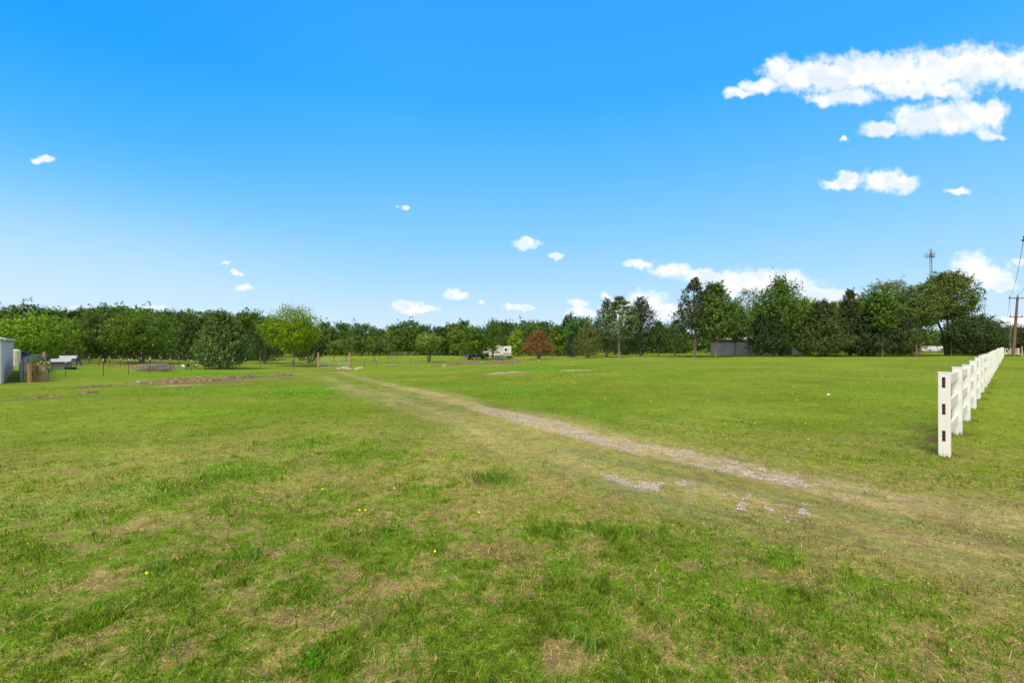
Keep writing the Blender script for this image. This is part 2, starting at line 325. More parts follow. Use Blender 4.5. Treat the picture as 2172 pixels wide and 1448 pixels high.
BARE = [  # (px, py, radius x px, radius y px, kind, strength)  kind 0 straw, 1 brown soil, 2 bright green
 (430,811,190,5,1,.7),(600,800,60,4,1,.6),(90,843,60,3,1,.7),(200,830,60,3,1,.6),(380,818,60,4,0,.8),(285,838,40,3,1,.5),(40,848,50,2,1,.7),
 (700,786,60,4,1,.6),(640,790,60,4,0,.7),(1075,791,65,3,0,1.2),(1225,786,35,2,0,.9),(955,800,45,3,0,.8),(780,828,70,5,0,.6),(845,855,80,6,0,.5),
 (1950,905,40,7,1,.7),(1985,935,55,8,1,.7),(2060,910,25,5,1,.5),(1945,960,40,6,0,.6),(2030,985,70,9,0,.5),(290,1115,60,14,0,.9),(215,1225,60,20,0,.9),
 (420,1215,90,25,0,.5),(560,1260,100,40,0,.6),(860,1245,80,35,0,.7),(990,1155,80,14,0,.6),(1000,1022,26,5,0,.9),(1210,1395,90,35,0,.8),(1320,1060,70,14,0,.5),
 (1200,1290,110,20,0,.35),(1450,1200,60,20,0,.5),(1000,1380,60,40,0,.5),(650,1400,100,30,0,.5),(1900,1350,120,40,0,.5),(1350,1440,60,30,1,.5),(60,1400,80,30,0,.4),
 (1250,1290,60,14,2,.5),(1060,1015,45,14,2,1.0),(890,1040,60,8,2,.5),(820,1130,25,8,2,.9),(1200,1130,160,25,2,.6),(1150,1190,120,25,2,.4),(1480,1140,110,30,2,.6),(1400,1250,120,40,2,.5),(1650,1180,70,18,2,.7),
 (1560,1360,100,50,2,.7),(1850,1250,120,30,2,.5),(1760,1120,80,10,2,.3),(700,970,120,18,2,.45),(500,1000,130,25,2,.9),(300,1040,130,28,2,.9),(120,1090,130,30,2,.8),(640,945,80,14,2,.7),(120,1310,130,50,2,.6),(300,1390,60,30,2,.6),
 (470,806,10,2,2,0),(450,793,130,5,2,.9),(650,830,110,10,2,.9),(400,828,120,7,2,.8),(150,786,120,6,2,.7),(1150,780,120,5,2,1.1),(1400,800,100,12,2,.5),(1250,860,150,22,2,.4),(1370,882,70,2,1,.5),(1310,869,40,2,1,.45),(1100,830,120,14,2,.5),(950,815,60,6,2,.6),(550,870,180,16,2,.5),(1550,770,200,6,0,.3),(1700,800,300,15,0,.35),(300,770,130,5,1,.9),(230,775,60,5,1,.6),(600,1120,120,20,0,.3),(1850,830,200,20,2,.25),(1650,900,200,20,2,.3)]
BW = []
for (px, py, rx, ry, k, s_) in BARE:
    c = unproj(px, py); e = unproj(px + rx, py); f1 = unproj(px, py + ry); f2 = unproj(px, py - ry)
    BW.append((c[0], c[1], max(.15, abs(e[0] - c[0])), max(.2, abs(f2[1] - f1[1]) / 2), px, k, s_))
PAL = dict(green=(.118, .196, .014), lime=(.176, .236, .020), olive=(.19, .18, .035), straw=(.46, .34, .13), soil=(.175, .112, .06), bright=(.085, .240, .008),
           track=(.225, .240, .068), gravel=(.38, .32, .235), dark=(.06, .10, .02))
PAL = {k: np.array(v) for k, v in PAL.items()}
def mixc(a, b, t): return a * (1 - t[..., None]) + b * t[..., None]
def lawn(x, y):
    """returns colour, wear (0 lush .. 1 bare) , gravel mask, dryness"""
    r = np.hypot(x, y)
    n1 = fbm(x * .16 + 3, y * .16, 11, 4); n2 = fbm(x * .9, y * .9, 21, 4); n3 = fbm(x * 3.4, y * 3.4, 31, 3); n4 = fbm(x * 10, y * 10, 61, 2); n5 = vn(x * 34, y * 34, 63)
    c = mixc(PAL['green'][None, :] * np.ones(x.shape + (1,)), PAL['lime'], ss(n1 * .6 + n2 * .4, .36, .62) * .85)
    c = mixc(c, PAL['lime'], ss(r, 9, 24) * .5)
    near = 1 - ss(r, 4.5, 14)
    dry = ss(n1 * .18 + n2 * .22 + n3 * .24 + n4 * .26 + n5 * .10, .395, .585) * (near * .74 + .10)
    bare = np.zeros(x.shape); soil = np.zeros(x.shape); grn = np.zeros(x.shape)
    for (cx, cy, rx, ry, px, k, s_) in BW:
        th = math.atan2(cx, cy); ca, sa = math.cos(th), math.sin(th)      # blob axes follow the line of sight of the survey
        dx, dy = x - cx, y - cy; sh = dx - (cx / cy) * dy
        q = (sh / rx) ** 2 + (dy / ry) ** 2; w = np.exp(-q * 1.1) * s_
        if k == 0: bare = np.maximum(bare, w)
        elif k == 1: soil = np.maximum(soil, w)
        else: grn = np.maximum(grn, w)
    c = mixc(c, PAL['bright'], np.clip(grn * (.35 + n2), 0, 1) * .85)
    dry = np.clip(dry + ss(bare * (.05 + n3 * .9 + n4 * .9), .30, .80) * .8 - grn * .5, 0, 1)
    d1, s1 = seg_dist(x, y, RUT1); d2, s2 = seg_dist(x, y, RUT2)
    wob = (n2 - .5) * .9; w1 = 1 - ss(np.abs(d1 + wob * .4), .16, .48); w2 = 1 - ss(np.abs(d2 + wob * .4), .12, .42)
    st = fbm(s1 * .45, d1 * 4.5 + 40, 95, 3) * .6 + fbm(s2 * .45, d2 * 4.5 + 90, 96, 3) * .4
    band = 1 - ss(np.minimum(d1, d2) + wob * .8, .35, 1.15)
    mid = ss(r, 3, 6)
    band = band * (1 - .55 * ss(y, 13, 26)); w1 = w1 * (1 - .6 * ss(y, 13, 26)) * (.45 + .55 * ss(y, 4.0, 5.2)); c = mixc(c, PAL['track'], np.clip(band * .8, 0, 1)); c = mixc(c, PAL['straw'] * .85, band * ss(st, .50, .66) * .35); c = mixc(c, np.array([.10, .17, .05]), band * ss(st, .50, .36) * .6); dry = np.maximum(dry * (1 - band * .4), band * .22)
    fade1 = .12 + .88 * ss(y, 4.5, 5.6) * (1 - ss(y, 10.8, 13.5)); fade2 = .10 + .75 * ss(y, 3.9, 4.4) * (1 - ss(y, 5.1, 5.9))
    gv = np.clip(w1 * fade1 * ss(n3 * .36 + n2 * .22 + n4 * .30 + n5 * .12, .47, .60) * 1.1 + w2 * fade2 * ss(n3 * .4 + n2 * .33 + n4 * .27, .49, .62), 0, 1)
    c = mixc(c, PAL['straw'], np.clip(w1 * (.30 + .5 * ss(n3, .35, .6)) + w2 * .35 * n3, 0, .8)); 
    so = ss(soil * (.35 + n3 * 1.3), .3, .7)
    c = mixc(c, PAL['straw'] * (.42 + .45 * n5[..., None]), dry * .75); c = mixc(c, PAL['soil'] * .8, ss(n4 * .5 + n3 * .3 + n5 * .2, .55, .72) * near * .45); c = mixc(c, PAL['soil'], so * .9); c = mixc(c, PAL['gravel'] * np.array([1.05, .98, .86]), np.clip(w1 * fade1 * (.25 + .9 * ss(n3 * .5 + n4 * .5, .38, .6)), 0, .9)); c = mixc(c, PAL['gravel'], gv * .9)
    wood = ss(r, 60, 75)
    far = ss(y, 98, 120); c = mixc(c, PAL['lime'] * 1.1, far * .4)
    c = c * (.82 + .36 * fbm(x * .35, y * .35, 77, 3))[..., None]
    return c, np.clip(np.maximum(so, gv) + w1 * .25, 0, 1), gv, dry, grn, band

# ------------------------------------------------------------------ ground
ang = np.r_[np.linspace(-60, 60, 640), np.linspace(60, 300, 70)[1:-1]] * math.pi / 180
rad = np.r_[0.05, .6, 1.1, np.exp(np.linspace(math.log(1.5), math.log(170), 520)), np.exp(np.linspace(math.log(178), math.log(4500), 40))]
A_, R_ = np.meshgrid(ang, rad); gx = np.sin(A_) * R_; gy = np.cos(A_) * R_
gz = G(gx.ravel(), gy.ravel()).reshape(gx.shape)
gc, _, _, _, _, _ = lawn(gx.ravel(), gy.ravel())
na, nr = len(ang), len(rad); idx = np.arange(na * nr).reshape(nr, na)
q = np.stack([idx[:-1], np.roll(idx, -1, 1)[:-1], np.roll(idx, -1, 1)[1:], idx[1:]], -1).reshape(-1, 4)[:, ::-1]
gnd = np_mesh('ground', np.c_[gx.ravel(), gy.ravel(), gz.ravel()], q, M['ground'], col=gc, smooth=True); tag(gnd, kind='structure')

# ------------------------------------------------------------------ grass blades (one stuff object)
rng = np.random.default_rng(7)
def scatter(n, r0, r1, a=58, power=0):
    t = np.radians(rng.uniform(-a, a, n))
    if power == 0: r = np.sqrt(rng.uniform(r0 ** 2, r1 ** 2, n))
    else: r = np.exp(rng.uniform(math.log(r0), math.log(r1), n))
    return np.sin(t) * r, np.cos(t) * r
def blades(x, y, h, w, col, lean=.6):
    n = len(x); z = G(x, y); a = rng.uniform(0, 2 * math.pi, n); b = rng.uniform(0, 2 * math.pi, n); ln = lean * h * rng.uniform(.2, 1.3, n)
    p = np.c_[x, y, z - .004]; wd = np.c_[np.cos(a), np.sin(a), 0 * a] * w[:, None] * .5; ld = np.c_[np.cos(b), np.sin(b), 0 * b] * ln[:, None]
    up = np.c_[0 * a, 0 * a, h]
    V = np.stack([p - wd, p + wd, p + wd * .75 + ld * .35 + up * .55, p - wd * .75 + ld * .35 + up * .55, p + ld + up * (1 - .25 * rng.random((n, 1)))], 1)
    base = np.arange(n)[:, None] * 5
    Fq = np.concatenate([base + np.array([0, 1, 2, 3])]); Ft = base + np.array([3, 2, 4])
    # tip as a degenerate-free quad list is not possible: use triangles throughout
    T = np.concatenate([base + np.array([0, 1, 2]), base + np.array([0, 2, 3]), Ft])
    cc = np.repeat(col[:, None, :], 5, 1).reshape(-1, 3)
    return V.reshape(-1, 3), T, cc
VV, TT, CC = [], [], []; off = 0
def add_blades(x, y, hs, ws, bright=1.0, tall=0):
    global off
    c, wear, gv, dry, grn, band = lawn(x, y); n = len(x); u_ = rng.random(n)
    tuft = fbm(x * 5, y * 5, 91, 2)
    keep = rng.random(n) > np.clip(wear * 1.1, 0, .97); 
    keep &= rng.random(n) > np.clip(dry * .1, 0, .5)
    r = np.hypot(x, y)
    h = hs * (.45 + .9 * tuft) * rng.uniform(.5, 1.4, n) * (1 + .7 * np.clip(grn, 0, 1)) * (1 - .35 * band) * (1 - .3 * dry)
    pick_dry = rng.random(n) < np.clip(.26 + dry * .72 + band * .25, 0, .92)
    green = np.where((u_ < .5)[:, None], PAL['green'], np.where((u_ < .8)[:, None], PAL['bright'] * .9, PAL['lime']))
    wg_ = (.4 * ss(r, 6, 15))[:, None]; cg = c * (.5 + wg_) + green * (.5 - wg_)
    cd = PAL['straw'] * rng.uniform(.45, 1.45, (n, 1)); cd = cd * .8 + c * .2
    col = np.where(pick_dry[:, None], cd, cg) * (1 + rng.uniform(-.28, .32, (n, 1)) * (1 - .6 * ss(r, 6, 18))[:, None]) * bright
    lean = np.where(pick_dry, 2.6, .8); h = h * (1 - .45 * ss(r, 6, 16)); h = np.where(pick_dry, np.minimum(h * .45, .018 + .0006 * r), h * (.9 + .6 * ss(tuft, .52, .75)))
    mic = (vn(x * 52, y * 52, 71) * .5 + vn(x * 21, y * 21, 72) * .5); col = col * (1 + (mic[:, None] - .5) * (1.7 * (1 - ss(r, 6, 16)) + .5 * band)[:, None]).clip(.35, 1.9)
    k = keep
    V, T, cc = blades(x[k], y[k], h[k], (ws * rng.uniform(.7, 1.3, n))[k], col[k], lean[k])
    VV.append(V); TT.append(T + off); CC.append(cc); off += len(V)
N_ = 700000; t = rng.random(N_); r = 1.7 * (34 / 1.7) ** (t ** 1.12); th_ = np.radians(rng.uniform(-58, 58, N_)); x, y = np.sin(th_) * r, np.cos(th_) * r
add_blades(x, y, .028 + .0004 * r, .0028 + .00065 * r, 1.20)
# long dry stems lying loose in the sward and single taller green leaves
x, y = scatter(9000, 1.7, 9, power=1); n = len(x); c_, w_, g_, d_y, gr_, b_ = lawn(x, y); k = rng.random(n) < (.25 + .75 * d_y) * (1 - g_); x, y = x[k], y[k]; n = len(x)
V, T, cc = blades(x, y, rng.uniform(.012, .035, n), .0032 + .0006 * np.hypot(x, y), np.array([[.62, .50, .27]]) * rng.uniform(.6, 1.15, (n, 1)), rng.uniform(1.8, 4.2, n)); VV.append(V); TT.append(T + off); CC.append(cc); off += len(V)
x, y = scatter(5200, 1.7, 9, power=1); n = len(x); k = (fbm(x * 1.3, y * 1.3, 83, 2) > .52) & (lawn(x, y)[5] < .3); x, y = x[k], y[k]; n = len(x)
V, T, cc = blades(x, y, rng.uniform(.06, .12, n), .0042 + .0006 * np.hypot(x, y), np.array([[.115, .24, .016]]) * rng.uniform(.7, 1.4, (n, 1)), rng.uniform(.3, 1.0, n)); VV.append(V); TT.append(T + off); CC.append(cc); off += len(V)
x, y = scatter(60000, 30, 110, a=52, power=1); r = np.hypot(x, y); add_blades(x, y, .05, .0007 * r, 1.1)
for q in range(9):                # unmown tufts round the white fence posts
    s_ = (0, 2.25)[q] if q < 2 else 2.25 + 2.44 * (q - 1); bx, by = P(2003, 6.43) + s_ * .741, 6.43 + s_ * .671
    x, y = bx + rng.normal(0, .11, 420), by + rng.normal(0, .11, 420); k = np.hypot(x - bx, y - by) > .085; add_blades(x[k], y[k], .10, .006 * np.ones(k.sum()), 1.0)
# rough grass at the foot of the right hand trees
t_ = rng.uniform(0, 1, 26000); px_ = 1240 + t_ * 930; Y_ = np.interp(px_, [1240, 1330, 1420, 1500, 1750, 2000, 2140, 2200], [93, 88, 72, 62, 60.5, 62, 64, 66]) + rng.exponential(1.6, len(t_)) - .3
add_blades(P(px_, Y_), Y_, .30, .03 * np.ones(len(Y_)), .6)
grass = np_mesh('grass', np.concatenate(VV), np.concatenate(TT), M['blade'], col=np.concatenate(CC))
tag(grass, 'mown green and straw coloured grass covering the whole field', 'grass', kind='stuff')
# ------------------------------------------------------------------ gravel
x, y = scatter(2600000, 3.5, 22, a=50, power=1); _, _, gv, _, _, _ = lawn(x, y); k = (gv > .22) & (rng.random(len(x)) < gv * .75); x, y = x[k], y[k]
n = len(x); z = G(x, y); s = rng.uniform(.0035, .0095, n) * (1 + .02 * y); a = rng.uniform(0, 6.28, n)
base = np.array([(1, 0, 0), (.2, .8, .1), (-1, .1, 0), (-.1, -.9, .05), (.1, .1, .6), (0, 0, -.4)])
B = base[None] * s[:, None, None] * rng.uniform(.6, 1.3, (n, 6, 1)); ca, sa = np.cos(a)[:, None], np.sin(a)[:, None]
V = np.stack([B[..., 0] * ca - B[..., 1] * sa + x[:, None], B[..., 0] * sa + B[..., 1] * ca + y[:, None], B[..., 2] + z[:, None] + .004], -1).reshape(-1, 3)
T = (np.arange(n)[:, None, None] * 6 + np.array([(0, 1, 4), (1, 2, 4), (2, 3, 4), (3, 0, 4), (1, 0, 5), (2, 1, 5), (3, 2, 5), (0, 3, 5)])[None]).reshape(-1, 3)
pc = np.where(rng.random((n, 1)) < .6, np.array([[.56, .51, .43]]), np.array([[.34, .28, .20]])) * rng.uniform(.6, 1.25, (n, 1))
gravel = np_mesh('gravel', V, T, M['pebble'], col=np.repeat(pc, 6, 0)); tag(gravel, 'pale crushed gravel showing through the worn wheel ruts', 'gravel', kind='stuff')

# ------------------------------------------------------------------ trees
R = random.Random(3)
def leaves(P0, Nrm, size, asp, rg, up=None):
    """rhombus leaves/sprays. Nrm = facing, up = long axis (optional)"""
    n = len(P0); Nrm = Nrm / (np.linalg.norm(Nrm, axis=1, keepdims=True) + 1e-9)
    t = rg.normal(size=(n, 3)) if up is None else up
    X = np.cross(t, Nrm); X /= np.linalg.norm(X, axis=1, keepdims=True) + 1e-9; Yv = np.cross(Nrm, X)
    s = size * rg.uniform(.6, 1.35, n); a = (s * .5)[:, None]; b = (s * .5 * asp)[:, None]
    j = lambda: rg.uniform(.75, 1.2, (n, 1))
    V = np.stack([P0 + Yv * a * j(), P0 + X * b * j() + Yv * a * .1, P0 - Yv * a * j(), P0 - X * b * j() - Yv * a * .1], 1)
    return V.reshape(-1, 3)
def profile(kind, t):
    if kind == 'round': return np.sqrt(np.clip(1 - (2 * t ** .85 - 1) ** 2, 0, 1))
    if kind == 'flat': return np.clip(np.minimum(t * 3.2 + .35, 1) * np.sqrt(np.clip(1 - t ** 3, 0, 1)), 0, 1)
    if kind == 'cone': return np.clip(np.minimum((t + .06) * 5.5, 1) * (1 - t) ** .60, 0.02, 1)
    if kind == 'egg': return np.clip(np.minimum((t + .08) * 4, 1) * (1 - t ** 1.9) ** .9, .03, 1)
    if kind == 'vase': return np.clip((t * 1.5 + .12), 0, 1) * np.sqrt(np.clip(1 - t ** 5, 0, 1))
    if kind == 'pine': return np.clip(np.minimum((t + .35) * 1.6, 1) * (1 - t) ** .62, .03, 1)
    return 1
def crown_mesh(H, W, t0, kind, rg, n, ls, style, ragged=.2, sparse_top=0, lean=0, gap=0):
    """H height, W width, t0 crown base as fraction of H"""
    ch = H * (1 - t0); z0 = H * t0
    lob = [(rg.uniform(0, 6.28), rg.uniform(0, 1), rg.uniform(.3, .75), rg.uniform(-1, 1)) for _ in range(16)]
    def lobes(ph, t):
        o = 0
        for (p, tt, w, a) in lob:
            dp = np.abs((ph - p + math.pi) % (2 * math.pi) - math.pi); o = o + a * np.exp(-(dp / w) ** 2 - ((t - tt) / (w * .35)) ** 2)
        return o
    per = 26 if style != 'needle' else 22
    m = max(20, n // per)
    t = rg.beta(1.15, 1.35 if kind in ('cone', 'pine', 'egg') else 1.05, m) ** (1.0 if kind != 'vase' else .8)
    t = np.clip(t, .0, .985)
    if kind == 'pine':
        lv = np.linspace(.03, .95, 9); t = lv[rg.integers(0, 9, m)] + rg.normal(0, .018, m); t = np.clip(t, 0, .98)
    ph = rg.uniform(0, 6.283, m)
    Rr = profile(kind, t) * W / 2 * (1 + ragged * lobes(ph, t))
    inner = np.where(rg.random(m) < .35, rg.uniform(.0, .6, m), rg.uniform(.5, .88, m))
    cx = np.cos(ph); cy = np.sin(ph)
    tip = np.c_[cx * Rr, cy * Rr, z0 + t * ch]
    if style == 'leaf':                     # shoots out and up from the limbs
        sl = W * rg.uniform(.10, .24, m)
        d = np.c_[cx, cy, rg.uniform(-.1, .9, m) + t * .9]; d /= np.linalg.norm(d, axis=1, keepdims=True)
        c0 = tip * np.c_[inner, inner, np.ones(m)]; L_ = sl; thick = W * .055
    elif style == 'needle':                 # cedar sprays, rising outwards
        sl = W * rg.uniform(.12, .26, m) * (.45 + .75 * (1 - t)); d = np.c_[cx, cy, rg.uniform(.3, 1.1, m) + t * 1.2]; d /= np.linalg.norm(d, axis=1, keepdims=True)
        c0 = tip * np.c_[inner, inner, np.ones(m)]; L_ = sl; thick = W * .038
    elif style == 'pine':
        L_ = Rr * .6 + .15; d = np.c_[cx, cy, rg.uniform(-.15, .35, m)]; d /= np.linalg.norm(d, axis=1, keepdims=True)
        c0 = np.c_[cx * Rr * .38, cy * Rr * .38, z0 + t * ch]; thick = H * .022
    elif style == 'feather':                # long upright whips
        L_ = H * rg.uniform(.14, .30, m); d = np.c_[cx * (.25 + .5 * (1 - t)), cy * (.25 + .5 * (1 - t)), np.ones(m)]; d /= np.linalg.norm(d, axis=1, keepdims=True)
        c0 = tip * np.c_[inner, inner, np.ones(m)] - d * (L_ * .5)[:, None]; thick = W * .038
    L_ = L_ * np.where(rg.random(m) < .13, rg.uniform(1.15, 1.5, m), 1.0)
    s_ = rg.uniform(0, 1, (m, per)) ** .8
    taper = (1 - s_ * .85)
    Pp = c0[:, None, :] + d[:, None, :] * (s_ * L_[:, None])[..., None] + rg.normal(size=(m, per, 3)) * (thick * taper)[..., None]
    zt = np.percentile(Pp[..., 2], 99.4); Pp[..., 2] = np.where(Pp[..., 2] > H * .35, H * .35 + (Pp[..., 2] - H * .35) * (H * .65) / max(.1, zt - H * .35), Pp[..., 2])
    rw = np.percentile(np.hypot(Pp[..., 0], Pp[..., 1]), 98.5); kx = (W / 2) / max(rw, .1); Pp[..., :2] *= kx
    if lean: Pp[..., 0] += lean * (Pp[..., 2] / H) ** 1.5 * H
    keep = np.ones((m, per), bool)
    if sparse_top: keep &= rg.random((m, per)) > np.clip((Pp[..., 2] - H * (1 - sparse_top)) / (H * sparse_top), 0, .82)
    if gap:
        gn = fbm(Pp[..., 0] * 1.1 + 5, Pp[..., 2] * 1.1 + Pp[..., 1] * .35, 41, 2); keep &= gn > .5 - .22 + gap * .3
    keep &= Pp[..., 2] > .02 * H
    shoot_v = rg.random(m)[:, None] * np.ones((m, per))
    Pf = Pp[keep]; dd = np.broadcast_to(d[:, None, :], Pp.shape)[keep]; sv = shoot_v[keep]
    ctr = np.array([0, 0, z0 + ch * .4]); o_ = Pf - ctr; o_ /= np.linalg.norm(o_, axis=1, keepdims=True) + 1e-6
    nr_ = o_ * .8 + rg.normal(size=Pf.shape) * .75 + np.array([0, 0, .55])
    if style in ('needle', 'pine'): V = leaves(Pf, nr_, ls, .34, rg, up=dd + rg.normal(size=Pf.shape) * .35)
    elif style == 'feather': V = leaves(Pf, nr_, ls, .45, rg, up=dd + rg.normal(size=Pf.shape) * .5)
    else: V = leaves(Pf, nr_, ls, .62, rg)
    nf = len(Pf); val = np.clip(.5 * rg.random(nf) + .5 * sv, 0, 1)
    return V, np.arange(nf * 4).reshape(-1, 4), val, np.c_[c0, L_][:: max(1, m // 26)], d[:: max(1, m // 26)]
def trunk_mesh(H, W, t0, kind, tr, c0s, rd, multi=0, lean=0):
    b = MB(); top = H * (.92 if kind in ('cone', 'pine', 'egg') else .62)
    def bend(p): return (p[0] + lean * (max(p[2], 0) / H) ** 1.5 * H, p[1], p[2])
    if multi:
        for k in range(multi):
            a = 2 * math.pi * k / multi + rd.uniform(-.4, .4); s = W * .22
            b.tube([bend((math.cos(a) * tr * .5, math.sin(a) * tr * .5, -.15)), bend((math.cos(a) * s * .3, math.sin(a) * s * .3, H * .25)), bend((math.cos(a) * s, math.sin(a) * s, H * .6)), bend((math.cos(a) * s * 1.3, math.sin(a) * s * 1.3, H * .8))], [tr * .55, tr * .42, tr * .25, tr * .06], 7)
    else:
        n = 7; pts = []; rs = []
        wx, wy = rd.uniform(-1, 1) * tr * 1.6, rd.uniform(-1, 1) * tr * 1.6
        for i in range(n):
            t = i / (n - 1); pts.append(bend((wx * math.sin(t * 4), wy * math.sin(t * 3.3), -.15 + t * top))); rs.append(tr * (1.35 if i == 0 else (1 - t) ** .8 + .1))
        b.tube(pts, rs, 8)
    for q in c0s[:22]:
        x_, y_, z_ = q[0], q[1], q[2]; zb = max(H * t0 * .75, min(z_ * .8, z_ - math.hypot(x_, y_) * (.55 if kind != 'pine' else .02)))
        zb = min(zb, top * .97); r0 = tr * .34 * (1 - zb / H * .6)
        b.tube([bend((0, 0, zb)), bend((x_ * .5, y_ * .5, zb + (z_ - zb) * .42 + .03 * H * rd.random())), bend((x_, y_, z_))], [r0, r0 * .6, r0 * .2], 5, cap=False)
    return b
def tree(name, px, Y, top, wpx, kind, style, col, label, cat='tree', group=None, t0=.2, n=6500, ls=.30, tr=None, bark='bark', ragged=.25, sparse=0, multi=0, lean=0, gap=0, seed=None, dx=0):
    X = P(px, Y); z = g1(X, Y); H = EYE + (HY - top) / F * Y - z; W = wpx / F * Y; 
    sd = seed if seed is not None else int(px * 7 + Y * 13); rg = np.random.default_rng(sd); rd = random.Random(sd)
    if group == RT: ragged += .06; W *= 1.2; n = int(n * 1.5)
    if group == RT and style == 'leaf': ls *= .80; n = int(n * 1.35)
    root = empty(name, (X, Y, z - .03), 0, label, cat, group)
    V, Fq, val, c0, d = crown_mesh(H, W, t0, kind, rg, n, ls, style, ragged, sparse, lean, gap)
    cr_ = np_mesh('crown', V, Fq, M['needle' if style in ('needle', 'pine') else 'leaf'], root, val=val); cr_.color = (*col, 1)
    trunk_mesh(H, W, t0, kind, tr or H * .022, c0, rd, multi, lean).build('trunk', M[bark], root)
    return root
DG = (.045, .085, .026); CED = (.034, .062, .022); CED2 = (.048, .068, .024); MG = (.076, .142, .020); BG = (.11, .205, .018); YG = (.128, .215, .010); OL = (.10, .155, .035); BR = (.150, .072, .028); LG = (.12, .20, .040)
FR = 'trees standing in the pasture'; RT = 'trees along the right edge of the lawn'
# --- left and middle
tree('broadleaf_tree', 75, 66, 668, 165, 'round', 'leaf', BG, 'bright green spreading tree overhanging the corrugated fence, nearest the white shed', t0=.10, n=11000, group=FR)
tree('broadleaf_tree', 300, 70, 660, 145, 'round', 'leaf', MG, 'large mid green tree with thick trunk and low spreading crown behind the brush pile', t0=.20, n=13000, tr=.34, group=FR)
tree('broadleaf_tree', 222, 73, 668, 90, 'round', 'leaf', (.050, .092, .018), 'rounded green tree joined to the left side of the thick trunked tree', t0=.16, n=7500, group=FR)  # crown colour darkened to carry the shade between the left trees
tree('broadleaf_tree', 165, 80, 678, 90, 'egg', 'leaf', OL, 'grey green bushy tree behind the blue tarp shelters', t0=.05, n=6500, group=FR)
tree('cedar_tree', 468, 61, 662, 112, 'cone', 'needle', (.072, .125, .032), 'big broad grey green cedar skirted to the ground behind the wire fence', t0=.0, n=17000, ls=.34, ragged=.2, group=FR)
tree('pecan_tree', 622, 74, 645, 122, 'round', 'leaf', YG, 'yellow green tree with pale straight trunk and thin airy top left of the gate', t0=.24, n=24000, ls=.23, tr=.19, bark='bark_pale', sparse=.30, ragged=.28, group=FR)
tree('cedar_tree', 560, 82, 672, 100, 'egg', 'needle', CED, 'dark low branched cedar close behind the yellow green tree on its left', t0=.04, n=9000, group=FR)
tree('cedar_tree', 655, 86, 700, 75, 'egg', 'needle', CED, 'dark rounded cedar seen under the yellow green tree on its right', t0=.04, n=6000, group=FR)
tree('young_tree', 708, 97, 722, 38, 'round', 'leaf', OL, 'small dark olive round topped young tree seen above the tube gate', t0=.35, n=2600, ls=.24, group=FR)
tree('young_tree', 735, 104, 716, 46, 'round', 'leaf', OL, 'small grey green young tree just right of the right wooden gate post', t0=.3, n=2400, ls=.24, group=FR)
tree('young_tree', 794, 92, 712, 42, 'vase', 'leaf', MG, 'small green young tree with short double stem between gate and corral panel', t0=.3, n=3200, ls=.24, multi=2, group=FR)
tree('young_tree', 823, 116, 709, 34, 'round', 'leaf', OL, 'slim pale green young tree with thin stem just left of the corral panel', t0=.32, n=2200, ls=.26, group=FR)
tree('young_tree', 910, 91, 706, 66, 'vase', 'leaf', LG, 'vase shaped light green young tree with several stems in open pasture', t0=.28, n=5200, ls=.25, multi=4, tr=.2, group=FR)
tree('broadleaf_tree', 1010, 100, 690, 56, 'round', 'leaf', MG, 'green tree with drooping crown hiding the front of the white trailer', t0=.2, n=7000, sparse=.15, group=FR)
tree('broadleaf_tree', 1045, 99, 674, 74, 'egg', 'feather', (.065, .135, .022), 'tall dark green tree with upright shoots standing over the white trailer', t0=.24, n=8500, sparse=.15, group=FR)
tree('young_tree', 984, 112, 716, 28, 'round', 'leaf', MG, 'little green tree by the bare soil left of the parked dark truck', t0=.3, n=1600, ls=.24, group=FR)
tree('broadleaf_tree', 1096, 128, 698, 42, 'round', 'leaf', (.17, .25, .03), 'light yellow green tree between the white trailer and the rust brown cedar', t0=.05, n=4200, ls=.34, group=FR)
tree('dead_cedar', 1143, 92, 702, 76, 'cone', 'needle', BR, 'rust brown dead cedar with several bare stems beside the wire fence', t0=.14, n=8500, ls=.24, multi=5, tr=.2, ragged=.3, group=FR)
tree('cedar_tree', 1248, 92, 684, 66, 'egg', 'needle', (.10, .115, .035), 'olive cedar with a browning top standing left of the pine', t0=.04, n=8500, ls=.26, group=FR)
tree('pine_tree', 1314, 84, 629, 80, 'pine', 'pine', (.095, .140, .055), 'pine with straight bare pale trunk and tiered grey green boughs', t0=.30, n=6500, ls=.5, tr=.22, bark='bark_pale', group=FR)
tree('cedar_tree', 1287, 97, 634, 66, 'egg', 'needle', CED, 'tall dark cedar close behind the pine on its left', t0=.10, n=9500, group=RT)
tree('cedar_tree', 1360, 92, 632, 72, 'cone', 'needle', CED, 'tall dark pointed cedar close behind the pine on its right', t0=.13, n=10500, ls=.34, tr=.3, ragged=.3, group=RT)
tree('cedar_tree', 1398, 90, 682, 44, 'egg', 'needle', (.05, .10, .03), 'low dark cedar with bare stem right of the tall pointed cedar', t0=.2, n=4500, group=RT)
tree('cedar_tree', 1432, 88, 680, 48, 'egg', 'needle', (.06, .11, .03), 'low green cedar left of the gnarled tree with bare lower branches', t0=.2, n=5000, group=RT)
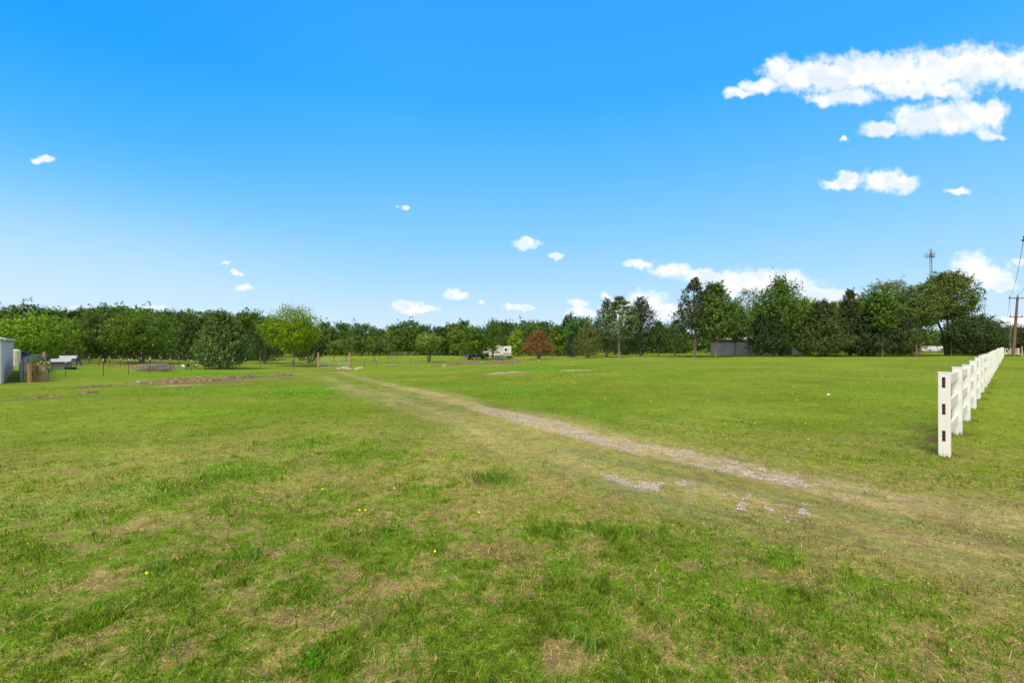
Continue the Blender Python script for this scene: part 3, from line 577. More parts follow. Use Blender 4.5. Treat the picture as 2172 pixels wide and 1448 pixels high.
# --- right group
tree('cedar_tree', 1472, 64, 592, 86, 'cone', 'needle', CED2, 'tall ragged cedar with dark trunk and bare pale lower branches', t0=.24, n=10000, ls=.30, tr=.22, ragged=.5, gap=.35, group=RT)
tree('broadleaf_tree', 1518, 63, 601, 80, 'egg', 'leaf', (.075, .14, .035), 'rounded grey green tree with pale trunk left of the metal barn', t0=.25, n=11500, tr=.16, bark='bark_pale', group=RT)
tree('broadleaf_tree', 1560, 66, 650, 50, 'round', 'leaf', (.08, .16, .045), 'low leafy tree in front of the metal barn wall', t0=.33, n=4500, tr=.11, group=RT)
tree('broadleaf_tree', 1590, 70, 612, 84, 'flat', 'leaf', (.14, .17, .035), 'thin airy tree with sky showing through above the barn roof', t0=.3, n=4500, ls=.26, gap=.6, tr=.15, group=RT)
tree('broadleaf_tree', 1655, 66, 590, 112, 'egg', 'feather', (.08, .15, .028), 'tall tree with feathery upswept branches above the barn', t0=.2, n=13500, ls=.34, tr=.25, group=RT)
tree('cedar_tree', 1612, 62.5, 668, 46, 'cone', 'needle', CED, 'dark cedar standing against the middle of the barn wall', t0=.06, n=5000, group=RT)
tree('cedar_tree', 1640, 64, 655, 56, 'egg', 'needle', (.035, .07, .024), 'dense dark cedar hiding the right half of the barn', t0=.06, n=7500, group=RT)
tree('broadleaf_tree', 1708, 72, 634, 72, 'round', 'leaf', (.13, .24, .02), 'lime green leafy tree between barn end and olive cedar', t0=.1, n=7500, group=RT)
tree('cedar_tree', 1742, 61.5, 640, 92, 'cone', 'needle', (.052, .080, .024), 'wide olive brown cedar reaching the ground right of the barn', t0=.0, n=13000, ls=.30, ragged=.3, group=RT)
tree('cedar_tree', 1803, 66, 616, 62, 'cone', 'needle', (.056, .078, .026), 'tall brownish topped cedar right of the wide olive cedar', t0=.04, n=9000, ragged=.35, group=RT)
tree('cedar_tree', 1838, 62, 668, 76, 'egg', 'needle', (.036, .060, .022), 'dark low cedar left of the slender pale stemmed tree', t0=.0, n=9000, group=RT)
tree('broadleaf_tree', 1870, 60.5, 622, 54, 'round', 'leaf', (.075, .145, .026), 'slender tree with thin pale trunk and rounded green crown', t0=.42, n=7000, tr=.10, bark='bark_pale', lean=-.02, group=RT)
tree('broadleaf_tree', 1880, 78, 597, 96, 'flat', 'leaf', (.10, .15, .038), 'flat topped tree rising behind the slender pale stemmed tree', t0=.3, n=8500, group=RT)
tree('cedar_tree', 1908, 63, 658, 66, 'egg', 'needle', (.052, .075, .028), 'brown green cedar with dead twiggy base right of the slender tree', t0=.02, n=7500, group=RT)
tree('broadleaf_tree', 1950, 72, 602, 82, 'flat', 'leaf', (.095, .15, .04), 'wide crowned tree with dark leaning trunk left of the great elm', t0=.42, n=8500, tr=.2, gap=.15, group=RT)
tree('elm_tree', 2010, 74, 578, 92, 'flat', 'leaf', (.085, .130, .032), 'great spreading elm with forked trunk below the antenna mast', t0=.44, n=15000, ls=.32, tr=.42, multi=3, gap=.12, ragged=.3, group=RT)
tree('broadleaf_tree', 2052, 84, 694, 80, 'round', 'leaf', (.075, .13, .04), 'bushy tree filling in below the right side of the great elm', t0=.1, n=7500, group=RT)
tree('broadleaf_tree', 2064, 70, 668, 96, 'round', 'leaf', (.05, .085, .03), 'dense dark rounded tree behind the far end of the white fence', t0=.0, n=11000, group=RT)
tree('broadleaf_tree', 2125, 98, 690, 92, 'round', 'leaf', (.042, .062, .026), 'dark bushy tree behind the leaning utility pole', t0=.0, n=7500, group=RT)
tree('broadleaf_tree', 2190, 96, 692, 90, 'round', 'leaf', (.042, .062, .026), 'dark bushy tree cut by the right edge of the photograph', t0=.0, n=6500, group=RT)
# --- tree line: five prototypes, copied
PROTO = []
def proto(kind, style, H, W, n, ls, seed, t0):
    rg = np.random.default_rng(seed); rd = random.Random(seed)
    V, Fq, val, c0, d = crown_mesh(H, W, t0, kind, rg, n, ls, style, .28)
    return V, Fq, val, trunk_mesh(H, W, t0, kind, H * .022, c0, rd), H, W, style
SPEC = [('round', 'leaf', 11, 12, 10500, .44, 101, .03), ('egg', 'leaf', 11, 10, 9500, .44, 102, .03), ('flat', 'leaf', 11, 13, 10500, .44, 103, .05), ('cone', 'needle', 11, 8.5, 8500, .5, 104, .02), ('round', 'leaf', 11, 10, 8500, .46, 105, .06)]
for sp in SPEC: PROTO.append([proto(*sp), None])
def line_tree(px, Y, top, k, col, label, group, wf=1.0, rz=None):
    (V, Fq, val, tb, H, W, style), first = PROTO[k]
    X = P(px, Y); z = g1(X, Y); h = EYE + (HY - top) / F * Y - z; s = h / H
    nm = 'cedar_tree' if style == 'needle' else 'broadleaf_tree'
    if first is None:
        r = empty(nm, (X, Y, z), 0, label, 'tree', group)
        c = np_mesh('crown', V, Fq, M['needle' if style == 'needle' else 'leaf'], r, val=val); t = tb.build('trunk', M['bark'], r)
        PROTO[k][1] = r
    else:
        r = first.copy(); C.objects.link(r); tag(r, label, 'tree', group)
        for ch in first.children:
            c2 = ch.copy(); C.objects.link(c2); c2.parent = r
            if ch.name.startswith('crown'): c = c2
    c.color = (*col, 1); r.location = (X, Y, z); r.scale = (s * wf, s * wf, s); r.rotation_euler = (0, 0, rz if rz is not None else R.uniform(0, 6.28))
    return r
TL = 'trees of the far tree line'
A1, A2, A3, A4 = (.070, .132, .024), (.095, .165, .028), (.048, .090, .024), (.105, .18, .028)
LINE = [(-60,92,650,0,A2,'green tree beyond the left edge of the shed roof'),(8,96,655,2,A2,'green tree rising directly above the white shed roof'),
 (52,100,647,2,A3,'dark flat topped tree, the tallest above the bright green tree'),(108,98,657,1,A2,'grey green tree top between the shed side tree and the shelters'),
 (150,104,658,0,A3,'dark tree directly above the two tarp shelters'),(178,106,655,3,A3,'narrow pointed dark cedar rising above the shelters'),
 (205,102,654,1,A1,'dark tree crown poking up left of the thick trunked tree'),(243,100,648,0,A1,'broad green crown forming the high point above the paddock'),
 (285,108,655,4,A1,'green crown seen over the thick trunked tree'),(330,100,657,2,A1,'dark crown over the right side of the thick trunked tree'),
 (375,98,660,0,A1,'open crowned tree left of the big grey green cedar'),(392,90,690,3,A3,'dark low cedar in the gap left of the big grey green cedar'),(418,104,660,4,A2,'green crown just left of the top of the big cedar'),
 (455,106,660,1,A1,'dark crown directly behind the top of the big cedar'),(500,102,664,2,A1,'crown behind the right shoulder of the big cedar'),
 (530,100,661,0,A1,'rounded dark green crown between the big cedar and the yellow green tree'),(548,94,700,3,A3,'dark cedar filling the gap right of the big cedar'),
 (590,128,678,4,A1,'green crown behind the left side of the yellow green tree'),(645,140,684,0,A1,'green crown behind the yellow green tree trunk'),
 (690,146,683,1,A2,'green crown directly above the left gate post'),(725,150,685,0,A1,'broad green crown directly above the tube gate'),
 (768,146,686,2,A1,'broad dark green crown right of the tube gate'),(805,158,697,4,A1,'low green crown at the dip in the skyline'),
 (832,150,691,1,A2,'green crown directly above the corral panel'),(866,156,680,2,A1,'layered flat topped tree, highest near the corral panel'),
 (900,152,690,0,A1,'green crown behind the vase shaped young tree'),(935,148,693,4,A3,'dark low crown right of the vase shaped young tree'),
 (962,150,686,0,A2,'green crown above the small tree by the bare soil'),(985,142,680,1,A2,'green crown left above the trailer side tree'),
 (1060,150,682,0,A3,'dark crown behind the tall tree over the trailer'),(1085,160,684,2,A3,'dark crown above the light yellow green tree'),
 (1122,140,680,2,A1,'broad green crown directly behind the rust brown cedar'),(1155,136,682,0,A1,'green crown over the right side of the rust brown cedar'),
 (1185,126,690,1,A2,'fresh green tree between the rust brown and olive cedars'),(1207,140,668,3,CED,'spiky dark pine like cedar poking above the tree line'),
 (1235,126,672,2,(.06,.15,.03),'bright green crown behind the olive cedar'),(1215,112,705,3,CED,'dark cedar low against the left of the olive cedar'),
 (1330,120,690,3,CED,'dark cedar seen between the pine and the pointed cedar'),(1440,125,688,1,A2,'green tree seen behind the low cedars left of the gnarled cedar'),(1400,130,690,0,A4,'light green crown in the gap right of the pointed cedar'),
 (1545,98,640,0,A2,'green crown behind the barn roof, left end'),(1625,100,650,1,A2,'green crown behind the barn roof, middle'),(1690,96,655,4,A4,'light green crown behind the barn, right end'),
 (1775,92,640,0,A2,'green crown behind the wide olive cedar'),(1840,96,628,1,A1,'dark crown between the brown topped cedar and the flat topped tree'),
 (1925,98,650,0,A1,'green crown under the wide crowned tree left of the elm'),(1985,160,700,2,A3,'low dark tree behind the pale roofed house'),(2100,110,700,0,(.04,.06,.025),'dark low tree between far fence end and utility pole'),
 (2260,90,680,0,A1,'green tree past the right edge of the photograph'),(-150,95,650,1,A2,'green tree past the left edge of the photograph')]
for (px, Y, top, k, col, lab) in LINE: line_tree(px, Y, top, k, col, lab, TL)
# --- far wood as one mass
rg = np.random.default_rng(55); Vs = []; 
nW = 1150; tpx = rg.uniform(-700, 2700, nW); 
for px in tpx:
    Y = rg.uniform(165, 200) if px < 1300 else rg.uniform(125, 175)
    if px < 560: Y = rg.uniform(112, 150)
    tp = float(np.interp(px, [-700, 0, 560, 700, 1200, 1400, 1700, 2100, 2700], [680, 672, 676, 697, 697, 706, 700, 703, 700])) + rg.uniform(-3, 8)
    X = P(px, Y); z = g1(X, Y); h = EYE + (HY - tp) / F * Y - z; m = 75; rr = rg.uniform(2.2, 4.5)
    c = rg.normal(size=(m, 3)); c /= np.linalg.norm(c, axis=1, keepdims=True); c *= rg.uniform(.55, 1.05, (m, 1))
    Pp = np.c_[X + c[:, 0] * rr, Y + c[:, 1] * rr, z + h * .5 + c[:, 2] * h * .5]
    Vs.append(leaves(Pp, c + rg.normal(size=c.shape) * .5 + np.array([0, 0, .4]), 1.0, .7, rg))
V = np.concatenate(Vs); nf = len(V) // 4
fw = np_mesh('wood', V, np.arange(nf * 4).reshape(-1, 4), M['leaf'], val=rg.random(nf)); fw.color = (.045, .085, .028, 1)
tag(fw, 'dense dark green wood closing off the field in the distance', 'wood', kind='stuff')
#PART2
# ------------------------------------------------------------------ white vinyl rail fence
fx0, fy0 = P(2003, 6.43), 6.43; fdir = Vector((P(2128, 58) - fx0, 58 - 6.43, 0)).normalized(); fth = math.atan2(fdir.y, fdir.x)
vf = empty('rail_fence', (fx0, fy0, g1(fx0, fy0)), fth, 'white three rail vinyl fence with open rail slots in its near end post', 'fence')
pts = [0.0, 2.25]; LEN = (Vector((P(2128, 58), 58, 0)) - Vector((fx0, fy0, 0))).length
while pts[-1] + 2.44 < LEN + 1: pts.append(pts[-1] + 2.44)
z0 = g1(fx0, fy0); hs = []
for i, s in enumerate(pts):
    wx, wy = fx0 + fdir.x * s, fy0 + fdir.y * s; zz = g1(wx, wy) - z0; hs.append(zz)
    tw = R.uniform(-.012, .012) if i else 0
    m = MB().box((s, 0, zz + .565), (.127, .127, 1.21), ry=tw * .6, rx=tw)
    m.box((s, 0, zz + 1.176), (.135, .135, .012))
    po = m.build('post', M['vinyl'], vf, bevel=.004)
    if i == 0:
        for k, h in enumerate((1.04, .665, .29)):
            b = MB().box((s - .0645, .004, zz + h), (.004, .036, .150)).build('rail_slot_frame', M['slot_rim'], po)
            b = MB()
            for q in (-1, 0, 1): b.box((s - .0660, .006, zz + h + q * .047), (.004, .026, .038))
            b.build('rail_slot', M['slot'], po)  # near-black boxes paint the shade inside the post's rail slots
    if i == 6:
        for h in (1.0, .66, .42):
            b = MB(); n = 14; r_ = .05 if h > .5 else .02
            b.add([(s - .0655, math.cos(a * 6.283 / n) * r_, zz + h + math.sin(a * 6.283 / n) * r_ * 1.5) for a in range(n)] + [(s - .0665, 0, zz + h)], [(a, (a + 1) % n, n) for a in range(n)])
            b.build('grey_cap', M['galv'], po)
for i in range(len(pts) - 1):
    a, b_ = pts[i] + .0635, pts[i + 1] - .0635; sl = math.atan2(hs[i + 1] - hs[i], b_ - a)
    for h in (1.04, .665, .29):
        sag = R.uniform(-.006, .006)
        MB().box(((a + b_) / 2, 0, (hs[i] + hs[i + 1]) / 2 + h + sag), (b_ - a, .038, .14), ry=-sl).build('rail', M['vinyl'], vf)
# far continuation beyond the drive
wx, wy = P(2139, 80), 80; r = empty('rail_fence', (wx, wy, g1(wx, wy)), fth - .9, 'short white rail fence section beyond the far end of the long one', 'fence')
for k in range(4): MB().box((k * 1.0 - 1.5, 0, .55), (.13, .13, 1.2)).build('post', M['vinyl'], r)
for h in (1.0, .65, .3): MB().box((0, .085, h), (3.1, .04, .14)).build('rail', M['vinyl'], r)

# ------------------------------------------------------------------ wire fences with steel T posts
def wire_fence(name, line, label, posts, ph=1.35, net=True, jit=.12):
    """line: list of (px,Y); posts: list of px"""
    ys = np.array([p[1] for p in line], float); xs = np.array([p[0] for p in line], float)
    pp = [(P(q, float(np.interp(q, xs, ys))), float(np.interp(q, xs, ys))) for q in posts]
    ox, oy = pp[0]; oz = g1(ox, oy); root = empty(name, (ox, oy, oz), 0, label, 'fence'); loc = []
    for (x, y) in pp:
        z = g1(x, y); loc.append((x - ox, y - oy, z - oz)); h = ph + R.uniform(-jit, jit * 1.6); l = loc[-1]
        b = MB().box((l[0], l[1], l[2] + h / 2 - .1), (.055, .016, h + .2), rz=R.uniform(0, 3), rx=R.uniform(-.03, .03), ry=R.uniform(-.03, .03)).box((l[0], l[1], l[2] + h / 2 - .1), (.016, .05, h + .2))
        p = b.build('post', M['metal_dark'], root)
        MB().box((l[0], l[1], l[2] + h + .045), (.062, .062, .12)).build('post_cap', M['tip'], p)
    w = MB()
    hh = [.12, .3, .48, .66, .84, 1.02, 1.18] if net else [.4, .75, 1.1]
    for a, b in zip(loc[:-1], loc[1:]):
        for h in hh: w.tube([(a[0], a[1], a[2] + h), (b[0], b[1], b[2] + h)], .0045, 3, cap=False)
        if net:
            L_ = math.dist(a, b); n = max(1, int(L_ / .32))
            for k in range(1, n):
                t = k / n; q = [a[j] * (1 - t) + b[j] * t for j in range(3)]; w.tube([(q[0], q[1], q[2] + .12), (q[0], q[1], q[2] + 1.18)], .0035, 3, cap=False)
    w.build('wire_mesh', M['wire'], root)
    return root
frontL = [(95, 40), (140, 42), (300, 48), (460, 56), (560, 62), (672, 66)]
wire_fence('wire_fence', frontL, 'front wire fence on dark steel posts with white tips, left of the gate', [104, 140, 220, 273, 318, 361, 407, 436, 466, 494, 521, 552, 588, 622, 650, 671], 1.32)
frontR = [(742, 68), (800, 78), (975, 86), (1142, 93), (1185, 95), (1245, 97), (1330, 105)]
wire_fence('wire_fence', frontR, 'front wire fence on dark steel posts running right from the gate past the dead cedar', [744, 773, 799, 824, 847, 871, 895, 917, 936, 958, 976, 993, 1010, 1027, 1044, 1062, 1080, 1096, 1111, 1126, 1143, 1157, 1171, 1185, 1200, 1216, 1229, 1245, 1262, 1280, 1300], 1.30)
wire_fence('wire_fence', [(160, 60), (300, 62), (400, 63)], 'paddock wire fence nearest behind the front fence, left of the cedar', [162, 189, 210, 233, 256, 279, 300, 320, 341, 361, 380, 400], 1.05)
wire_fence('wire_fence', [(155, 70), (470, 74)], 'middle paddock wire fence crossing behind the brush pile', [172, 192, 213, 232, 252, 270, 288, 307, 327, 344, 361, 378, 397, 414], 1.1)
wire_fence('wire_fence', [(150, 80), (340, 92), (700, 112)], 'rearmost paddock wire fence in front of the dark tree line', [176, 196, 218, 240, 262, 285, 307, 322, 343, 356, 372, 380, 394, 410, 530, 548, 566, 586, 606], 1.3)
wire_fence('wire_fence', [(690, 130), (1240, 128)], 'far pasture wire fence below the distant tree line', [700, 726, 745, 763, 785, 805, 880, 905, 930, 953, 978, 1090, 1110, 1128, 1148, 1165, 1185, 1205, 1228], 1.35, net=False)
# tube gate between wooden posts
for q, Y, lab in ((675, 66, 'left wooden gate post holding the tube gate'), (742, 68, 'right wooden gate post beside the heap of pale rocks')):
    x = P(q, Y); o = MB().tube([(0, 0, -.3), (.01, .01, 1.2), (.02 if q < 700 else -.02, 0, 2.28)], [.13, .125, .115], 10).build('gate_post', M['wood_post'], None, (x, Y, g1(x, Y)))
    tag(o, lab, 'gate post', 'gate posts')
a = Vector((P(678, 66.1), 66.1, 0)); b = Vector((P(739, 67.9), 67.9, 0)); ga = empty('tube_gate', (a.x, a.y, (g1(a.x, a.y) + g1(b.x, b.y)) / 2 + .08), math.atan2(b.y - a.y, b.x - a.x), 'silver tube gate hanging closed between the two wooden posts', 'gate')
Lg = (b - a).length
w = MB()
for h, r_ in ((.12, .03), (1.22, .032)): w.tube([(0, 0, h), (Lg, 0, h)], r_, 8)
for s in (0, Lg): w.tube([(s, 0, .12), (s, 0, 1.22)], .03, 8)
w.build('gate_frame', M['galv'], ga)
for h in (.95, .68, .40): MB().tube([(0, 0, h), (Lg, 0, h)], .02, 6).build('gate_bar', M['galv'], ga)
for s in (Lg * .33, Lg * .66): MB().box((s, .02, .67), (.05, .012, 1.1)).build('gate_brace', M['galv'], ga)
M['dull_metal'] = newmat('dull_metal', (.22, .22, .20), .6)[0]
# corral panels
a = (P(831, 127), 127); cpz = g1(*a); cp = empty('corral_panel', (a[0], a[1], cpz), 0, 'pale metal corral panel standing in the far pasture', 'gate')
W_ = P(873, 127) - a[0]
for k, s in enumerate((0, W_ * .7, W_)): MB().tube([(s, 0, -.1), (s, 0, 1.75)], .06, 6).build('panel_post', M['dull_metal'], cp)
for h in (.5, .85, 1.2, 1.55): MB().tube([(0, 0, h), (W_, 0, h)], .03, 6).build('panel_rail', M['dull_metal'], cp)

# ------------------------------------------------------------------ left edge: shed, corrugated fence, shelters
def wp(px, Y, dz=0): x = P(px, Y); return Vector((x, Y, g1(x, Y) + dz))
n_, f_ = wp(2, 33), wp(27, 47)
d_ = Vector((f_.x - n_.x, f_.y - n_.y, 0)); Ls = d_.length; sh = empty('metal_shed', (n_.x, n_.y, n_.z), math.atan2(d_.y, d_.x), 'white sheet metal shed cut by the left edge of the photograph', 'shed')
top_n = EYE + (HY - 723) / F * 33 - n_.z; eave = EYE + (HY - 715.5) / F * 47 - n_.z; Wd = 9.0
eh = (top_n + eave) / 2
b = MB(); nr_ = 60
for i in range(nr_):     # ribbed side wall facing the lawn
    s0 = i / nr_ * Ls; s1 = (i + .78) / nr_ * Ls; s2 = (i + 1) / nr_ * Ls
    b.add([(s0, 0, -.6), (s1, 0, -.6), (s1, 0, eh), (s0, 0, eh)], [(0, 1, 2, 3)]); b.add([(s1, 0, -.6), (s1 + .03, -.035, -.6), (s1 + .03, -.035, eh), (s1, 0, eh)], [(0, 1, 2, 3)]); b.add([(s1 + .03, -.035, -.6), (s2, 0, -.6), (s2, 0, eh), (s1 + .03, -.035, eh)], [(0, 1, 2, 3)])
b.prism([(0, -.6), (0, eh), (Wd / 2, eh + 1.1), (Wd, eh), (Wd, -.6)], .01, .02)
wl = b
wl = MB(); wl.v = [(p[0], p[1], p[2]) for p in b.v[:nr_ * 12]]; wl.f = b.f[:nr_ * 3]
prof = [(.0, -.6), (.0, eh), (Wd / 2, eh + 1.1), (Wd, eh), (Wd, -.6)]
for s in (0, Ls):
    wl.add([(s, y_, z_) for y_, z_ in prof], [(0, 1, 2, 3, 4)])
wl.add([(0, Wd, -.6), (Ls, Wd, -.6), (Ls, Wd, eh), (0, Wd, eh)], [(0, 1, 2, 3)])
wl.build('wall', M['wall_white'], sh)
rf = MB()
for (ya, za, yb, zb) in ((-.18, eh - .02, Wd / 2, eh + 1.14), (Wd / 2, eh + 1.14, Wd + .18, eh - .02)):
    rf.add([(-.15, ya, za), (Ls + .15, ya, za), (Ls + .15, yb, zb), (-.15, yb, zb), (-.15, ya, za - .08), (Ls + .15, ya, za - .08), (Ls + .15, yb, zb - .08), (-.15, yb, zb - .08)], [(0, 1, 2, 3), (4, 7, 6, 5), (0, 4, 5, 1), (0, 3, 7, 4), (1, 5, 6, 2)])
rf.build('roof', M['roof_pale'], sh)
MB().box((Ls / 2, -.19, eh - .06), (Ls + .3, .10, .12)).build('gutter', M['tip'], sh)
MB().box((Ls - .03, -.04, eh / 2 - .3), (.12, .03, eh + .5)).build('corner_trim', M['cream'], sh)
# corrugated fence
pl = [wp(42, 35.5), wp(52, 39), wp(66, 43.5), wp(76, 47), wp(92, 50)]; o0 = pl[0]
cf = empty('corrugated_fence', o0, 0, 'curving blue grey corrugated metal fence beside the white shed', 'fence')
tops = [772, 757, 752.5, 750.5, 751]; Yt = [35.5, 39, 43.5, 47, 50]
for k in range(4):
    a, b_ = pl[k], pl[k + 1]; n = 24; m = MB(); d = (b_ - a); dn = Vector((-d.y, d.x, 0)).normalized()
    za = EYE + (HY - tops[k]) / F * Yt[k]; zb = EYE + (HY - tops[k + 1]) / F * Yt[k + 1]; vs = []; fs = []
    for i in range(n * 2 + 1):
        t = i / (n * 2); p = a + d * t + dn * (.03 if i % 2 else -.03) - o0; zt = za * (1 - t) + zb * t - o0.z
        vs += [(p.x, p.y, p.z - .2), (p.x, p.y, zt)]
    for i in range(n * 2): fs.append((2 * i, 2 * i + 2, 2 * i + 3, 2 * i + 1))
    m.add(vs, fs).build('panel', M['tin_blue'], cf)
for q, Y in ((48, 37.6), (59, 41.3), (71, 45.4)):
    p = wp(q, Y) - o0; MB().box((p.x + .12, p.y, p.z + .8), (.1, .1, 1.9)).build('support_post', M['wood_post'], cf)
for q, Y, h, lab in ((63, 34.5, 1.42, 'squared brown timber post in front of the corrugated fence, left one'), (73, 36, 1.5, 'leaning orange brown timber post right beside the leafy sapling'), (95, 49, 2.0, 'tall brown timber post at the far end of the corrugated fence')):
    p = wp(q, Y); o = MB().box((0, 0, h / 2 - .1), (.2, .2, h + .2), rx=.03, ry=.05 if q == 73 else 0).build('timber_post', M['wood_post'], None, p, bevel=.01); tag(o, lab, 'post', 'timber posts by the corrugated fence')
def blob(name, m, p, rx, ry, rz, label, cat, group=None, seed=0, rough=.25, nn=(40, 18)):
    na_, nb = nn; vs = []; fs = []; rgb = np.random.default_rng(seed); ox, oy = rgb.uniform(0, 50, 2)
    for j in range(nb):
        t = j / (nb - 1) * math.pi * .56
        for i in range(na_):
            a = 2 * math.pi * i / na_; k = 1 + rough * (float(fbm(math.cos(a) * 2.2 + ox + t, math.sin(a) * 2.2 + oy + t * 1.3, seed, 4)) - .5) * 2
            k2 = 1 + rough * 1.6 * (float(vn(i * .9 + ox, j * .9 + oy, seed)) - .5)
            vs.append((math.cos(a) * rx * math.sin(t) * k, math.sin(a) * ry * math.sin(t) * k, rz * math.cos(t) * k * k2))
    for j in range(nb - 1):
        for i in range(na_): fs.append((j * na_ + i, j * na_ + (i + 1) % na_, (j + 1) * na_ + (i + 1) % na_, (j + 1) * na_ + i))
    o = MB().add(vs, fs).build(name, m, None, p); tag(o, label, cat, group)
    for q in o.data.polygons: q.use_smooth = True
    return o
blob('straw_mound', M['straw'], wp(87, 36.5), .42, .42, 1.55, 'rough tan straw mound piled against the timber posts', 'mound', seed=4)
def sapling(px, Y, h, w, col, label, name='sapling', n=500, ls=.16, seed=1, dz=0):
    p = wp(px, Y, dz); r = empty(name, p, 0, label, 'plant'); rgb = np.random.default_rng(seed)
    V, Fq, val, c0, d = crown_mesh(h, w, .1, 'round', rgb, n, ls, 'leaf', .3); c = np_mesh('foliage', V, Fq, M['leaf'], r, val=val); c.color = (*col, 1)
    MB().tube([(0, 0, -.1), (.02, 0, h * .7)], .02, 5).build('stem', M['bark'], r)
sapling(76, 35.6, 2.0, 1.1, BG, 'leafy green sapling growing between the timber posts', seed=5, n=600)
sapling(83, 39, 1.5, 1.3, LG, 'low green bush in front of the straw mound', name='bush', seed=6, n=420)
# tank and car behind the shed
p = wp(30, 58); tk = empty('water_tank', p, 0, 'cream upright tank showing behind the shed corner', 'tank')
MB().tube([(0, 0, 0), (0, 0, 1.9), (0, 0, 2.05), (0, 0, 2.1)], [.62, .62, .5, .2], 20).build('tank_body', M['cream'], tk); MB().tube([(0, 0, 2.1), (0, 0, 2.2)], .16, 12).build('lid', M['black'], tk)
def wheel(x, y, z, r_, w_, parent, rim='chrome'):
    t = MB().tube([(x, y - w_ / 2, z), (x, y + w_ / 2, z)], r_, 20).build('wheel', M['rubber'], parent)
    MB().tube([(x, y - w_ / 2 - .012, z), (x, y + w_ / 2 + .012, z)], r_ * .58, 14).build('rim', M[rim], t)
def pickup(p, rz, mat, label, name='pickup_truck'):
    t = empty(name, p, rz, label, 'truck')
    b = MB().prism([(-2.7, .45), (-2.7, 1.15), (-1.0, 1.18), (-.95, 1.18), (.95, 1.18), (1.1, 1.16), (2.5, 1.05), (2.65, .9), (2.65, .45)], -.92, .92).build('body', M[mat], t, bevel=.05)
    MB().prism([(-.95, 1.19), (-.75, 1.85), (.35, 1.88), (1.1, 1.19)], -.78, .78).build('cab', M[mat], t, bevel=.06)
    for s in (-1, 1): MB().prism([(-.72, 1.24), (-.62, 1.72), (.3, 1.74), (.82, 1.24)], s * .785 - .006, s * .785 + .006).build('window', M['glass'], t)
    MB().add([(1.09, -.68, 1.24), (1.09, .68, 1.24), (.42, .62, 1.82), (.42, -.62, 1.82)], [(0, 1, 2, 3)]).build('windscreen', M['glass'], t)
    for x in (-1.75, 1.7):
        for s in (-1, 1): wheel(x, s * .84, .38, .39, .24, t)
    for s in (-1, 1): MB().box((2.655, s * .7, .86), (.03, .3, .15)).build('headlight', M['chrome'], t)
    MB().box((2.72, 0, .52), (.12, 1.8, .2)).build('bumper', M['chrome'], t)
pickup(wp(39, 60), 1.2, 'paint_blue', 'dark blue pickup parked behind the white shed')
# tarp shelters
def shelter(px0, px1, Y, top, bot, label, blue_left):
    a = wp(px0, Y); x1 = P(px1, Y); W_ = (x1 - a.x) * .78; H_ = (bot - top) / F * Y; z = EYE + (HY - bot) / F * Y
    z = g1((a.x + x1) / 2, Y); r = empty('goat_shelter', (a.x, Y, z), -math.atan2(a.x, Y) * .8, label, 'shelter', 'goat shelters in the paddock')
    MB().box((W_ / 2, 0, H_ * .37), (W_ - .06, .04, H_ * .74)).build('front_panel', M['tin_grey'], r)
    for s in (0, W_): MB().box((s, -.03, H_ * .4), (.1, .1, H_ * .8)).build('corner_post', M['brick'], r)
    for s in (0, W_): MB().box((s, .55, H_ * .36), (.04, 1.0, H_ * .72)).build('side_panel', M['tin_grey'], r)
    MB().add([(-.1, -.18, H_ * .72), (W_ + .1, -.18, H_ * .72), (W_ + .1, .35, H_), (-.1, .35, H_), (-.1, 1.2, H_ * .78), (W_ + .1, 1.2, H_ * .78), (-.1, -.18, H_ * .69), (W_ + .1, -.18, H_ * .69), (W_ + .1, .35, H_ * .97), (-.1, .35, H_ * .97), (-.1, 1.2, H_ * .75), (W_ + .1, 1.2, H_ * .75)],
             [(0, 1, 2, 3), (3, 2, 5, 4), (0, 6, 7, 1), (6, 9, 8, 7), (9, 10, 11, 8), (4, 5, 11, 10), (0, 3, 9, 6), (3, 4, 10, 9), (1, 7, 8, 2), (2, 8, 11, 5)]).build('roof', M['galv'], r)
    for s in blue_left:
        e = -.06 if s < 0 else W_ + .06; q = -.45 if s < 0 else .45
        MB().add([(e, -.1, H_ * .86), (e, .4, H_ * 1.0), (e, 1.1, H_ * .8), (e + q, 1.1, 0), (e + q * 1.1, .4, .0), (e + q, -.35, 0)], [(0, 1, 4), (0, 4, 5), (1, 2, 3), (1, 3, 4)]).build('tarp', M['tarp'], r)
shelter(109, 146, 51, 758.5, 781, 'nearer low grey goat shelter with pale roof and blue tarp on its left side', (-1,))
shelter(127, 159, 60, 753, 774, 'farther low grey goat shelter with blue tarps on both sides', (-1, 1))
p = wp(150, 51.5); o = MB().tube([(-.35, 0, 0), (-.35, 0, .0)], .1, 6).box((0, 0, .14), (1.0, .5, .26)).box((0, 0, .285), (.9, .4, .02)).build('feed_trough', M['black'], None, p, bevel=.03); tag(o, 'black low feed trough at the right foot of the nearer shelter', 'trough')

